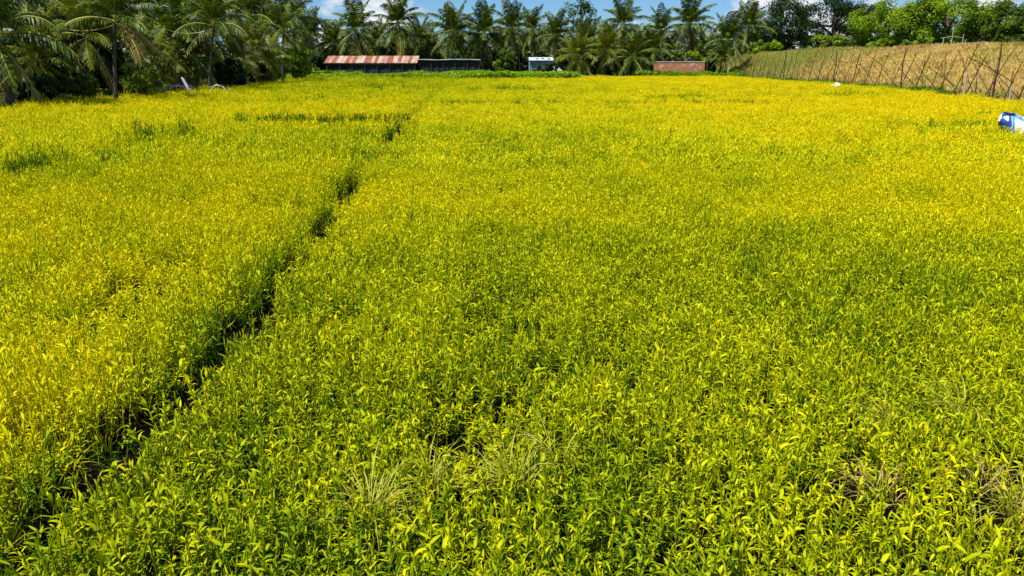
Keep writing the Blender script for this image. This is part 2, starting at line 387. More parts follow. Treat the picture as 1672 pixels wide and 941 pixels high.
for k in range(5):      # wide patches for the far end
    V, Fc, A = [], [], []
    for q in range(50):
        r_ = 0.42*math.sqrt(rg.random()); an = rg.uniform(0, 6.28)
        seedling(V, Fc, A, rg, r_*math.cos(an), r_*math.sin(an), nl=6, nseg=2, H=0.25*rg.uniform(.5, 1.26), wide=1.6, scale=1.15)
    crop_protos.append(leaves_mesh('seedling_patch', V, Fc, A, M['crop']))

GAPS = (((-7.6, 20.3), (-3.1, 20.6), .42, .02), ((-14, 31.5), (-4, 31.5), .5, .34), ((-3, 31), (3.2, 31.2), .5, .42), ((3.2, 31), (7.0, 31.2), .5, .34),
                        ((7, 31.2), (13, 31.8), .5, .38), ((7, 36), (18, 37.5), .7, .33), ((12, 46), (22, 47), .9, .4), ((-7.6, 10.5), (-7.4, 20.3), .16, .6), ((-19, 28), (-8, 30), .3, .62),
                        ((10, 19.5), (14.5, 20), .35, .5), ((15, 24), (22, 26), .4, .5), ((-2, 44), (6, 45), .8, .48), ((-15, 44), (-5, 44.5), .7, .48))
def hue_map(x, y):
    fx = furrow_x(y); left = x < fx
    # right of the furrow: green by the camera, yellower with distance and to the right
    h = np.interp(y, [1, 2.5, 4, 6, 9, 14, 22, 31, 36, 60, 88], [.43, .47, .53, .60, .67, .63, .65, .69, .66, .64, .62])
    h = h + 0.22*sstep(1, 14, x)*sstep(9, 24, y) + 0.05*sstep(0, 3, x)*sstep(3, 8, y)
    h = h - 0.10*sstep(40, 80, y)*sstep(-2, -10, x)
    hl = np.interp(y, [1, 2.5, 4, 6, 9, 14, 22, 31, 36, 60, 80], [.64, .69, .73, .74, .71, .68, .73, .74, .62, .57, .53])
    d = fx - x
    hl = hl - 0.30*(1-sstep(0.0, 0.40, d))*(1 - sstep(9, 16, y))  # greener edge plants; shade on this furrow side is put into the hue
    inner = (x > -7.4) & (y > 9) & (y < 20.3); hl = np.where(inner, hl - .07, hl)
    h = np.where(left, hl, h)
    h = h + (vnoise(x, y, 2.6, 1)-.5)*.18 + (vnoise(x, y, .55, 4)-.5)*.22 + (vnoise(x, y*0.5, 9., 6)-.5)*.09
    strip = np.exp(-((x-2.0)/.25)**2)*sstep(8, 12, y)*(1-sstep(24, 30, y)); h = h + .07*strip
    dryc = np.exp(-(((x-2.0)/.55)**2+((y-2.75)/.5)**2)); h = h + .12*dryc
    # greener plants beside bed gaps and furrow; the hue also paints shaded bed fronts
    dl = np.full(np.shape(x), 9.0)
    for p, q, w, br in GAPS: dl = np.minimum(dl, (seg_dist(x, y, p, q) + (vnoise(x, y, .7, 10)-.5)*.3)/(w*.6 + .12) + 3*(line_on(x, y) < br-.05))
    h = h - .62*np.exp(-np.clip(dl, 0, 9)**2)
    h = h - np.interp(y, [0, 4, 8, 14, 24, 40], [.20, .18, .10, .10, .12, .05])*np.exp(-((x-fx)/np.interp(y, [0, 6, 14, 40], [.12, .14, .2, .35]))**2)*sstep(.35, .65, vnoise(x*0, y, .55, 9))
    return h

# dark furrows between the beds: polylines (x, y), width, how broken
def seg_dist(x, y, p, q):
    p = np.array(p); q = np.array(q); d = q-p
    t = np.clip(((x-p[0])*d[0]+(y-p[1])*d[1])/(d@d), 0, 1)
    return np.hypot(x-(p[0]+t*d[0]), y-(p[1]+t*d[1]))
def line_on(x, y): return vnoise(x + y, x*0, 1.1, 72)
def line_near(x, y):
    dl = np.full(np.shape(x), 9.0)
    for p, q, w, br in GAPS: dl = np.minimum(dl, seg_dist(x, y, p, q)/(w*.7+.1))
    return np.exp(-dl**2)*(.4+.6*vnoise(x, y, .5, 61))
def gap_mask(x, y):
    """1 keep, 0 drop"""
    keep = np.ones_like(x)
    wob = (vnoise(x*0, y, .8, 8)-.5)*.20 + (vnoise(x, y, .16, 28)-.5)*.12
    d = np.abs(x - furrow_x(y) - wob)
    wv = np.interp(y, [0, 3, 4.5, 8, 14, 20, 40, 60], [.125, .11, .105, .12, .17, .2, .16, .0]) * np.clip(-.25 + 2.9*vnoise(x*0, y, .55, 9), 0, 2)
    keep = np.where(d < wv, np.where(nrg.random(len(x)) < .16, .4, 0), keep)
    for p, q, w, br in GAPS:
        dd = seg_dist(x, y, p, q) + (vnoise(x, y, .7, 10)-.5)*.25
        hole = (dd < w*(1.0 if y.min() < 36 and p[1] in (20.3, 31, 31.2, 31.5) else .35)) & (line_on(x, y) > br)
        keep = np.where(hole, 0, keep)
    return keep

def field_edges(x, y):
    lx = -18.7 - .02*(y-30) + (vnoise(x*0, y, 3, 12)-.5)*1.2
    rx = fence_x(y) - .55 - np.where(y < 41, 0.9, 0.25) + (vnoise(x*0, y, 2.5, 13)-.5)*.7
    return (x > lx) & (x < rx) & (y < np.where(x < 6.3, 74.5, 86.0) + 1.6*(vnoise(x, y*0, 4, 14)-.5))

def jgrid(x0, x1, y0, y1, s):
    X, Y = np.meshgrid(np.arange(x0, x1, s), np.arange(y0, y1, s))
    X = X.ravel() + nrg.uniform(-.5, .5, X.size)*s; Y = Y.ravel() + nrg.uniform(-.5, .5, Y.size)*s
    return X, Y
def make_field():
    PP, RR, SS, II, HH = [], [], [], [], []
    def add(X, Y, ids, s0, hj, tilt, keepv=None):
        n = len(X); H = hue_map(X, Y) + (.07*sstep(6, 12, Y) if tilt > .1 else -.045*(1-sstep(12, 22, Y)))
        left = X < furrow_x(Y)
        hs = (0.86 + .46*vnoise(X, Y, .55, 20) + .22*(vnoise(X, Y, 3.2, 21)-.5))*np.where(left, 1.22, 1.0)
        thin = sstep(.70, .86, vnoise(X, Y, .45, 22)) * sstep(14, 6, Y)
        hs = hs*(1-.40*thin)
        if keepv is not None: hs = hs*keepv
        PP.append(np.stack([X, Y, np.zeros(n)], -1))
        RR.append(np.stack([nrg.normal(0, tilt, n), nrg.normal(0, tilt, n), nrg.uniform(0, 6.283, n)], -1))
        w_ = np.where((ids >= 14) & (ids < 18), .16, 1.0)
        s = s0*nrg.uniform(.80, 1.22, n)
        SS.append(np.stack([s, s, s*hs*nrg.uniform(.70, 1.14, n)*(1+.42*line_near(X, Y))], -1)); II.append(nrg.choice(ids, n, p=w_/w_.sum())); HH.append(np.clip(H + nrg.normal(0, hj, n), .02, .98))
    X, Y = jgrid(-10.5, 10.5, .6, 12.5, .041)
    gm = gap_mask(X, Y); k = (np.abs(X) < 2.0 + Y*.80) & (gm > 0)
    thin = sstep(.66, .84, vnoise(X, Y, .42, 22))*sstep(14, 5, Y); k &= nrg.random(len(X)) > .72*thin
    dryc = np.exp(-(((X-2.0)/.5)**2+((Y-2.65)/.45)**2)); k &= nrg.random(len(X)) > .75*dryc
    k &= Y < 12 + .4*nrg.random(len(X)); add(X[k], Y[k], np.arange(NEARN), 1.0, .055, .16, gm[k])
    X, Y = jgrid(-22, 26, 11.9, 36.5, .215)
    k = (np.abs(X) < 6 + Y*.85) & (gap_mask(X, Y) > 0) & field_edges(X, Y) & (Y < 36 + .6*nrg.random(len(X))); add(X[k], Y[k], np.arange(NEARN, NEARN+6), 1.0, .085, .08)
    X, Y = jgrid(-22, 27, 35.8, 88, .40)
    k = (gap_mask(X, Y) > 0) & field_edges(X, Y); add(X[k], Y[k], np.arange(NEARN+6, NEARN+11), 1.0, .10, .06)
    # rows of greener plants along the bed edges; dark hue also paints shaded fronts
    for (p, q, w, br), st, h0, hz in [(g_, .035, .10, 1.62) if k_ == 0 else (g_, .08, .22, 1.22) for k_, g_ in enumerate(GAPS[:6])] + [(GAPS[6], .12, .28, 1.2), (GAPS[7], .45, .46, .95)]:
        p = np.array(p); q = np.array(q); L_ = np.hypot(*(q-p)); n = int(L_/st); t = nrg.random(n)
        x = p[0] + t*(q[0]-p[0]) + nrg.normal(0, .05, n); y = p[1] + t*(q[1]-p[1]) + nrg.normal(0, .09, n) + (vnoise(x, x*0, 2.2, 71)-.5)*.5 + w*.7*(p[0] != q[0])
        k = line_on(x, y) > br; x, y = x[k], y[k]; n = len(x)
        PP.append(np.stack([x, y, np.zeros(n)], -1)); RR.append(np.stack([nrg.normal(0, .15, n), nrg.normal(0, .15, n), nrg.uniform(0, 6.283, n)], -1))
        s = .8*nrg.uniform(.85, 1.2, n); SS.append(np.stack([s, s, hz*nrg.uniform(.75, 1.12, n)], -1)); II.append(nrg.integers(NEARN, NEARN+6, n)); HH.append(np.clip(h0 + nrg.normal(0, .07, n), .02, .9))
    n = 420; y = nrg.uniform(11, 22, n); x = furrow_x(y) - .10 + nrg.normal(0, .09, n); k = vnoise(x*0, y, .7, 73) > .56; x, y = x[k], y[k]; n = len(x)
    PP.append(np.stack([x, y, np.zeros(n)], -1)); RR.append(np.stack([nrg.normal(0, .15, n), nrg.normal(0, .15, n), nrg.uniform(0, 6.283, n)], -1))
    s = 1.2*nrg.uniform(.85, 1.2, n); SS.append(np.stack([s, s, 1.3*nrg.uniform(.8, 1.1, n)], -1)); II.append(nrg.integers(0, 14, n)); HH.append(np.clip(.14 + nrg.normal(0, .07, n), .02, .9))
    cat = lambda q: np.concatenate(q)
    return stuff_object('crop_plants', cat(PP), cat(RR), cat(SS), cat(II), cat(HH), crop_protos,
                        ('dense low field of yellow green leafy seedlings covering the whole foreground', 'crop field'))
make_field()

# ------------------------------------------------------------------ dry grass tufts in the crop
def grass_tuft(px, py, n, Ln, label, mat='straw', spread=.05, el=(20, 85)):
    P = at(px, py, 1.0); d = P - np.array([0, 0, CAM_Z]); t = (.16-CAM_Z)/d[2]
    x, y = d[0]*t, d[1]*t
    rg = random.Random(int(px*7+py)); V, Fc, A = [], [], []
    wind = rg.uniform(0, 6.28)
    for k in range(int(n*1.5)):
        az = wind + rg.gauss(0, 1.1); r_ = spread*math.sqrt(rg.random()); l = Ln*.98*rg.uniform(.45, 1.1)
        leaf_into(V, Fc, A, (r_*math.cos(az), r_*math.sin(az), rg.uniform(0, .12)), az+rg.uniform(-.8, .8), R(rg.uniform(*el)), l, rg.uniform(.0028, .0052), rg.uniform(.6, 2.4), 4, rg.random(), rg, twist=rg.uniform(-.6, .6))
    o = link('grass_tuft', leaves_mesh('grass_tuft', V, Fc, A, M[mat]), loc=(x, y, 0.10))
    tag(o, label, 'grass tuft', 'grass tufts standing out of the crop')
grass_tuft(1662, 850, 80, .36, 'big straw yellow tuft of dry grass at the right edge of the photo', spread=.08)
grass_tuft(1577, 690, 34, .42, 'pale tall wispy dry grass tuft with one broad upright blade, near right', spread=.04, el=(30, 88))
grass_tuft(1452, 700, 20, .26, 'small pale dry grass tuft left of the tall wispy one', spread=.05)
grass_tuft(845, 800, 55, .28, 'yellow feathery dry grass tuft leaning to the right, front centre', spread=.07)
grass_tuft(605, 845, 55, .28, 'yellow matted grass tuft in the front, left of centre', spread=.08)
grass_tuft(908, 755, 26, .27, 'thin pale spidery grass tuft just beyond the feathery one', spread=.03)
grass_tuft(700, 795, 22, .22, 'small faded grass wisp between the two yellow front tufts', spread=.05)
grass_tuft(1600, 800, 45, .24, 'brown withered flattened grass tuft in the thin patch at right', 'dry_grass', spread=.12, el=(5, 55))
grass_tuft(1440, 815, 30, .22, 'brown withered grass tuft at the left end of the thin patch', 'dry_grass', spread=.10, el=(5, 60))

# ------------------------------------------------------------------ weeds and dry grass
def blade_soup(X, Y, Z, h, w, lvf, rs, lean=.5):
    n = len(X); az = rs.uniform(0, 6.283, n); hh = h*rs.uniform(.5, 1.2, n); ww = w*rs.uniform(.7, 1.3, n)
    s = np.stack([np.cos(az), np.sin(az), np.zeros(n)], -1)*ww[:, None]*.5
    la = rs.uniform(0, 6.283, n); lm = rs.uniform(0, lean, n)*hh
    b = np.stack([X, Y, Z], -1); tip = b + np.stack([np.cos(la)*lm, np.sin(la)*lm, hh], -1); mid = b*.45 + tip*.55 + np.stack([0*hh, 0*hh, hh*.10], -1)
    return np.stack([b, mid - s, tip, mid + s], 1), lvf
def leaf_cloud(C, rad, n_each, size, rs, lv0, flat=.8):
    """clumps of leaf quads around centres C"""
    K = len(C); n = K*n_each
    d = rs.normal(size=(n, 3)); d /= np.linalg.norm(d, axis=1)[:, None]
    rr = np.repeat(rad, n_each)*(rs.random(n)**.45)
    P = np.repeat(C, n_each, 0) + d*rr[:, None]*np.array([1, 1, flat])
    nrm = d*.8 + np.array([0, 0, .75]) + rs.normal(size=(n, 3))*.55; nrm /= np.linalg.norm(nrm, axis=1)[:, None]
    t = np.cross(nrm, rs.normal(size=(n, 3))); t /= np.linalg.norm(t, axis=1)[:, None]; b = np.cross(nrm, t)
    L = size*rs.uniform(.6, 1.35, n)[:, None]; Wd = L*rs.uniform(.4, .62, n)[:, None]
    droop = np.array([0, 0, -1.0])*L*.22
    V = np.stack([P - t*L*.5, P + b*Wd*.5, P + t*L*.5 + droop, P - b*Wd*.5], 1)
    a = np.clip(np.repeat(lv0, n_each) + rs.normal(0, .16, n), 0, 1)
    return V, a

def make_weeds():
    rs = np.random.default_rng(21)
    X = rs.uniform(-26, 6.6, 3200); Y = rs.uniform(74, 90, 3200)
    lim = 74.6 + 1.5*vnoise(X, X*0, 3, 30)
    k = Y > lim; X, Y = X[k], Y[k]
    h = .34 + .90*vnoise(X, Y, 2.6, 31)*np.where((X > -17.5) & (X < -13), .35, 1) + .25*sstep(-11, -9, X)*(Y < 80)
    C = np.stack([X, Y, h*.55], -1)
    V, a = leaf_cloud(C, .45*np.ones(len(C)), 42, .24, rs, .3 + .5*vnoise(X, Y, 1.2, 33), flat=.75)
    V[..., 2] = np.maximum(V[..., 2], .01)
    o = link('weeds', quads_mesh('weeds', V, a, M['weeds'])); tag(o, 'bright green low weeds along the far edge of the field before the sheds', 'weeds', kind='stuff')
    # patch before the brick wall
    X = rs.uniform(14, 26, 420); Y = rs.uniform(85.5, 89, 420); C = np.stack([X, Y, .35 + .5*vnoise(X, Y, 1.5, 34)], -1)
    V, a = leaf_cloud(C, .4*np.ones(len(C)), 40, .24, rs, .15 + .4*vnoise(X, Y, 1.2, 35), flat=.7); V[..., 2] = np.maximum(V[..., 2], .01)
    # along the fence foot
    Y2 = rs.uniform(41, 86, 900); X2 = fence_x(Y2) + rs.normal(.1, .35, 900); h2 = (.06 + .34*vnoise(X2, Y2, 2.0, 36))*np.where(Y2 < 43, .5, 1)
    C2 = np.stack([X2, Y2, h2], -1); V2, a2 = leaf_cloud(C2, .30*np.ones(900), 26, .17, rs, .0 + .35*vnoise(X2, Y2, 1.5, 37), flat=.7); V2[..., 2] = np.maximum(V2[..., 2], .01)
    o = link('fence_weeds', quads_mesh('fence_weeds', np.concatenate([V, V2]), np.concatenate([a, a2]), M['weeds']))
    tag(o, 'green weeds growing along the foot of the stick fence and brick wall', 'weeds', kind='stuff')
    # dry grass slope
    n = 150000
    Y = rs.uniform(24, 100, n); side = rs.uniform(.3, 24, n); X = fence_x(Y) + side; Z = gz(X, Y)
    k = rs.random(n) < np.where(side < 3.5, 1.0, .75); X, Y, Z, side = X[k], Y[k], Z[k], side[k]
    g = sstep(60, 84, Y + (vnoise(X, Y, 5, 38)-.5)*20); lv = np.clip(.16 + .50*vnoise(X, Y, 3.0, 39) + .25*vnoise(X, Y, .8, 45) + rs.normal(0, .13, len(X)), 0, .8)
    g = np.maximum(g, .9*sstep(.66, .8, vnoise(X, Y, 2.2, 46)) + .12); lv = np.where(rs.random(len(X)) < g*.75, rs.uniform(.9, 1, len(X)), lv)
    hh = np.where(side < 2.5, .36, .26)*(0.3+1.3*vnoise(X, Y, 1.1, 40))
    V, a = blade_soup(X, Y, Z, hh, .055, lv, rs, lean=.8)
    o = link('dry_grass', quads_mesh('dry_grass', V, a, M['dry_grass'])); tag(o, 'tan dry grass covering the rising field behind the stick fence', 'dry grass', kind='stuff')
    # green cover along the left edge and the crest of the slope
    Y = rs.uniform(24, 84, 700); X = -19.4 - .02*(Y-30) - rs.uniform(0, 3, 700); C = np.stack([X, Y, .08+.25*vnoise(X, Y, 1.5, 41)], -1)
    V, a = leaf_cloud(C, .35*np.ones(700), 26, .16, rs, .1+.4*vnoise(X, Y, 1.5, 42), flat=.7); V[..., 2] = np.maximum(V[..., 2], .01)
    o = link('grove_undergrowth', quads_mesh('grove_undergrowth', V, a, M['fol_mid'])); tag(o, 'dark green undergrowth along the left edge of the field under the palms', 'undergrowth', kind='stuff')
    Y = rs.uniform(36, 100, 900); X = fence_x(Y) + rs.uniform(18, 30, 900); C = np.stack([X, Y, gz(X, Y) + .05+.25*vnoise(X, Y, 1.5, 43)], -1)
    V, a = leaf_cloud(C, .5*np.ones(900), 26, .22, rs, .1+.5*vnoise(X, Y, 1.5, 44), flat=.6)
    o = link('crest_grass', quads_mesh('crest_grass', V, a, M['weeds'])); tag(o, 'green grass along the crest of the dry slope below the trees', 'grass', kind='stuff')
make_weeds()

# ------------------------------------------------------------------ palms
def frond_mesh(e0, droop, Ln, rg, mat, nl=30, bare=False, wid=.105, ragged=0.0):
    mb = MB(); p = np.array([0.0, 0, 0]); ns = 14; pts = []; tang = []
    for i in range(ns+1):
        s = i/ns; pitch = e0 - droop*s**1.35
        t = np.array([math.cos(pitch), 0, math.sin(pitch)]); pts.append(p.copy()); tang.append(t); p = p + t*Ln/ns
    side_bend = rg.uniform(-.10, .10)*Ln
    for i, q in enumerate(pts): q[1] += side_bend*(i/ns)**2
    mb.tube(pts, [.045*(1-.85*i/ns)+.004 for i in range(ns+1)], n=4, a=1.0)
    if not bare:
        for k in range(nl):
            s = .14 + .86*(k+.5)/nl; f = s*ns; i = min(int(f), ns-1); q = pts[i]*(1-f+i) + pts[i+1]*(f-i); T = tang[i]
            S = np.array([0, 1.0, 0]); ll = Ln*.27*(math.sin(math.pi*min(1, .12+.86*s))**.7 + .06)
            for sd in (-1, 1):
                if rg.random() < ragged: continue
                l = ll*rg.uniform(.82, 1.12); hang = rg.uniform(.15, .5)
                d1 = T*rg.uniform(.4, .65) + S*sd*rg.uniform(.6, .9) + np.array([0, 0, -hang*.6]); d1 /= np.linalg.norm(d1)
                d2 = d1*.8 + np.array([0, 0, -hang-.45]); d2 /= np.linalg.norm(d2)
                w = T*wid*.5*rg.uniform(.8, 1.2)
                a0 = q; a1 = q + d1*l*.5; a2 = a1 + d2*l*.5
                b = len(mb.v); lv = min(.88, max(0, rg.gauss(.45, .2)))
                mb.v += [tuple(x) for x in (a0-w*.6, a0+w*.6, a1+w, a1-w, a2)]
                mb.f += [(b, b+1, b+2, b+3), (b+3, b+2, b+4)]; mb.a += [lv, lv]
    return mb.mesh('frond', M[mat])
rg = random.Random(17)
CLASSES = [(R(80), .6), (R(66), 1.1), (R(45), 1.5), (R(16), 1.35), (R(-22), .95), (R(-55), .5)]
FR = {}
for mat in ('frond', 'frond_bright', 'frond_dry'):
    FR[mat] = [[frond_mesh(e, d*rg.uniform(.8, 1.25), 4.0*rg.uniform(.88, 1.08), rg, mat, nl=32, ragged=.0 if mat != 'frond_dry' else .15) for _ in range(3 if mat == 'frond' else 2)] for e, d in CLASSES]
BARE = frond_mesh(R(-18), -.75, 4.0, rg, 'frond_dry', bare=True)
def crown_mesh(mat, rg, nf=24):
    """all the fronds of a far palm as one crown"""
    V, Fc, A = [], [], []
    for k in range(nf):
        c = min(5, int(k/nf*5.6)); me = rg.choice(FR[mat][c]); a = k*2.4+rg.uniform(-.3, .3); s = rg.uniform(.85, 1.1); ca, sa = math.cos(a)*s, math.sin(a)*s
        b = len(V); V += [(v.co.x*ca-v.co.y*sa, v.co.x*sa+v.co.y*ca, v.co.z*s) for v in me.vertices]
        Fc += [tuple(b+i for i in p.vertices) for p in me.polygons]; A += [d.value for d in me.attributes['lv'].data]
    mb = MB(); mb.v, mb.f, mb.a = V, Fc, A; return mb.mesh('crown', M[mat])
CROWNS = [crown_mesh('frond', rg) for _ in range(3)]

def palm(px, py, Y, label, s=1.0, mat='frond', nf=22, lean=0.0, dry=2, tr=.15, group=None, crown=False, seed=None, zbase=0.0, classes=(0, 5), bare=(), base_px=None, dry_az=None):
    rg = random.Random(int(px*13+py*7+Y) if seed is None else seed)
    top = at(px, py, Y); bx, by = top[0] + lean, top[1] + rg.uniform(-.3, .3)
    if base_px: bx = at(base_px[0], base_px[1], Y)[0]
    root = empty('coconut_palm', (bx, by, zbase))
    rel = top - np.array([bx, by, zbase]); Hh = rel[2]
    mb = MB(); pts = []; n = 9
    for i in range(n+1):
        t = i/n; pts.append((rel[0]*t**1.5, rel[1]*t**1.5, Hh*t - (.3 if i == 0 else 0)))
    mb.tube(pts, [tr*(1.25 if i == 0 else 1.0 - .30*i/n)*(1+.05*(i % 2)) for i in range(n+1)], n=8)
    mb.build('trunk', M['trunk'], root, smooth=True)
    if crown:
        link('crown', rg.choice(CROWNS), root, rel, rg.uniform(0, 6.28), s)
    else:
        a0 = rg.uniform(0, 6.28)
        for k in range(nf):
            az_ = a0 + k*2.4 + rg.uniform(-.35, .35)
            if dry_az and k >= nf - dry: az_ = dry_az[(k - nf + dry) % len(dry_az)]
            c = classes[0] + min(classes[1]-classes[0], int(k/nf*(classes[1]-classes[0]+.7)))
            mt = mat
            if k >= nf - dry: mt = 'frond_dry'
            fr = link('frond', rg.choice(FR[mt][c]), root, rel + np.array([0, 0, .25*(1-k/nf)-.1]), az_, s*rg.uniform(.82, 1.12))
            if mt == 'frond_dry' and mat != 'frond_dry': fr['label'] = 'yellowed drooping frond'
        for az, sc in bare:
            fr = link('frond', BARE, root, rel + np.array([0, 0, -.15]), az, sc); fr['label'] = 'bare curved frond stalk without leaflets'
    tag(root, label, 'palm', group or 'coconut palms around the field')
    return root

# left row, beside the field
palm(-8, 62, 28, 'coconut palm cut by the left edge of the photo, fronds drooping over the field', s=.74, nf=26, dry=4, tr=.16)
palm(188, 34, 33, 'slender dark trunked young palm standing alone at the left edge of the field', s=.62, nf=21, dry=3, dry_az=(-.15, .25, -.6), tr=.085, classes=(0, 4), bare=((3.3, .62),), base_px=(187, 162))
palm(288, 78, 44, 'full low palm with long drooping fronds right of the slender left palm', s=.85, nf=24, dry=4, tr=.18)
palm(350, 42, 42, 'second slender palm with dark trunk beside the white arched bags', s=.60, nf=20, dry=2, dry_az=(-2.4, .2), tr=.075, classes=(0, 4), bare=((3.4, .62),), base_px=(341, 148))
palm(463, 52, 60, 'thin stemmed small palm before the light green bush at the left row end', s=.62, nf=18, dry=2, tr=.085, classes=(0, 4), base_px=(462, 130))
# behind the left row
palm(45, 18, 40, 'leafy palm behind the leftmost palm, touching the top of the photo', s=.85, nf=22)
palm(105, 6, 47, 'tall palm behind the dark left thicket, crown at the top edge', s=.9, nf=22)
palm(238, 18, 52, 'tall palm showing right behind the slender left palm', s=.95, nf=22, dry=1)
palm(300, 22, 58, 'tall upright crowned palm between the two slender left palms', s=1.0, nf=22, dry=1)
palm(335, 58, 50, 'half hidden palm behind the second slender palm', s=.8, nf=20)
palm(405, 30, 68, 'tall palm above the yellow green palm clumps', s=1.0, nf=22, dry=1)
palm(440, 40, 80, 'palm right of the one above the yellow clumps, a little farther', s=1.0, nf=20)
palm(478, 30, 84, 'palm rising behind the light green bush on the left', s=1.0, nf=22)
# yellow green clumping palms
for px, py, Y, s, lab in ((385, 98, 50, .50, 'yellow green clumping palm, left one of three beside the thin palm'), (412, 80, 54, .55, 'tallest yellow green clumping palm, middle one of three'),
                     (440, 104, 56, .50, 'yellow green clumping palm next to the light green bush'), (255, 105, 42, .45, 'small yellowed palm over the rubble pile'), (225, 90, 39, .5, 'young palm with yellowing fronds right of the slender left palm'), (62, 100, 31, .5, 'olive fronded low palm arching over the dark bush at the far left'), (318, 96, 45, .5, 'olive low palm between the two slender palms'), (140, 60, 36, .6, 'olive fronded palm in front of the dark leafy thicket')):
    palm(px, py, Y, lab, s=s, mat='frond_bright', nf=26, dry=3, tr=.09, group='yellow green small palms')
# back row
BACK = [(505, 58, 98, 'left end palm of the back row, next to the light green bush', 1.0), (545, 66, 101, 'palm over the left end of the rusty roof', .9), (582, 46, 97, 'tall palm over the middle of the rusty roof', 1.1), (618, 62, 104, 'small palm between the two tall ones over the rusty roof', .9),
        (650, 40, 97, 'tall palm over the right half of the rusty roof', 1.1), (684, 60, 103, 'palm behind the joint of rusty roof and dark shed', .9), (740, 46, 97, 'big palm over the dark netted shed, standing clear against a cloud', 1.15), (790, 58, 98, 'palm at the right end of the dark netted shed', 1.0),
        (836, 40, 97, 'tall palm just left of the small blue grey shed', 1.1), (868, 50, 103, 'palm behind the small blue grey shed', .9), (906, 52, 99, 'palm above the right end of the small blue grey shed', 1.0), (962, 62, 98, 'palm below the tall broadleaf tree', .95),
        (1018, 36, 93, 'open crowned tall palm standing highest over the low palms', 1.15), (1080, 44, 98, 'palm over the left end of the brick wall', 1.0), (1126, 42, 99, 'feathery palm over the middle of the brick wall', 1.0), (1187, 60, 92, 'dark palm at the far end of the stick fence', .95), (1222, 46, 99, 'last palm of the back row, beside the big dark tree', .9)]
for px, py, Y, lab, s in BACK: palm(px, py + 4 + 5*math.sin(px*1.7), Y, lab, s=s*(.92 + .10*math.sin(px*.9)), nf=26 + int(px) % 7, dry=int(px) % 4, tr=.15, lean=1.1*math.sin(px*.37), group='palms of the back row')
for px, py, Y, lab, s in ((943, 92, 88, 'low palm with fronds to the ground at the end of the weed strip', .78), (1035, 96, 88.5, 'low palm with fronds to the ground beside the brick wall', .82), (990, 84, 91, 'low palm between the two at the field edge', .75), (1066, 82, 93, 'low palm behind the left end of the brick wall', .7), (1178, 96, 87.5, 'small dark palm at the fence end post', .5)):
    palm(px, py, Y, lab, s=s, mat='frond_bright' if px < 1000 else 'frond', nf=30, dry=2, tr=.15, group='low palms at the field edge')
for k, px in enumerate(range(478, 1250, 27)):
    r_ = random.Random(k+50)
    palm(px + r_.uniform(-9, 9), r_.uniform(74, 98), 107 + r_.uniform(0, 14), 'coconut palm half hidden deep in the back row of the grove', s=r_.uniform(.85, 1.1), crown=True, group='palms deep in the grove', tr=.15)
for k, px in enumerate(range(0, 480, 48)):
    r_ = random.Random(k+90)
    Yd = np.interp(px, [0, 480], [44, 98]) + r_.uniform(0, 6)
    palm(px + r_.uniform(-12, 12), r_.uniform(15, 55), Yd, 'coconut palm half hidden behind the left row of trees', s=r_.uniform(.8, 1.0), crown=True, group='palms behind the left row', tr=.15)

# ------------------------------------------------------------------ broadleaf trees and shrubs
def tree(name, px, py_top, py_bot, wpx, Y, label, cat, mat, group, zb=None, leaf=.30, K=60, ne=110, trunk=True, seed=None, ymul=1.0):
    rs = np.random.default_rng(int(px*3 + Y) if seed is None else seed)
    top = at(px, py_top, Y); bot = at(px, py_bot, Y); X = top[0]
    base = float(gz(X, Y)) if zb is None else zb
    rx = wpx*Y/F/2; zc = (top[2]+bot[2])/2; rz = (top[2]-bot[2])/2
    root = empty(name, (X, Y, base))
    d = rs.normal(size=(K, 3)); d /= np.linalg.norm(d, axis=1)[:, None]
    rr = (.35 + .55*rs.random(K)**.6)[:, None]
    C = d*rr*np.array([rx, rx*ymul, rz]) + np.array([0, 0, zc-base])
    C[:, 0] += (vnoise(C[:, 2], C[:, 1], 1.5, 50)-.5)*rx*.3
    rad = rs.uniform(.20, .36, K)*min(rx, rz)*1.05
    lv = np.clip(rs.normal(.45, .2, K), .05, .95)
    V, a = leaf_cloud(C, rad, ne, leaf, rs, lv)
    V[..., 2] = np.maximum(V[..., 2], .02)
    link('crown', quads_mesh('crown', V, a, M[mat]), root)
    if trunk:
        mb = MB(); h = zc-base
        mb.tube([(0, 0, -.2), (.05*rx, 0, h*.5), (0, .03*rx, h), (0, 0, h+rz*.5)], [rx*.075+.05, rx*.055+.04, rx*.04+.03, .03], n=8)
        for k in rs.choice(K, min(K, 9), replace=False):
            s0 = np.array([0, 0, h*rs.uniform(.45, .95)]); e = C[k]; mb.tube([s0, (s0+e)/2+np.array([0, 0, .1*rz]), e], [rx*.03+.02, rx*.02+.015, .012], n=5)
        mb.build('trunk', M['bark'], root, smooth=True)
    tag(root, label, cat, group); return root
T = lambda *a, **k: tree('broadleaf_tree', *a, cat='tree', group='broadleaf trees', **k)
T(1281, -14, 88, 96, 108, 'big dark green tree, left one of two dark trees behind the dry slope', mat='fol_dark', K=80, ne=130)
T(1368, -16, 84, 118, 112, 'big dark spreading tree, right one of two dark trees behind the dry slope', mat='fol_dark', K=90, ne=130)
T(1452, 2, 84, 120, 92, 'bright green rounded tree right of the dark pair', mat='fol_bright', K=90, ne=210, leaf=.26)
T(1556, -16, 80, 134, 88, 'tall bright green tree with a dark hollow right of the rounded one', mat='fol_bright', K=90, ne=210, leaf=.26)
T(1510, 2, 60, 70, 108, 'dark tree showing between the two bright green trees', mat='fol_dark')
T(1640, -4, 80, 104, 84, 'olive green tree at the right edge of the photo', mat='fol_mid', K=80, ne=190, leaf=.26)
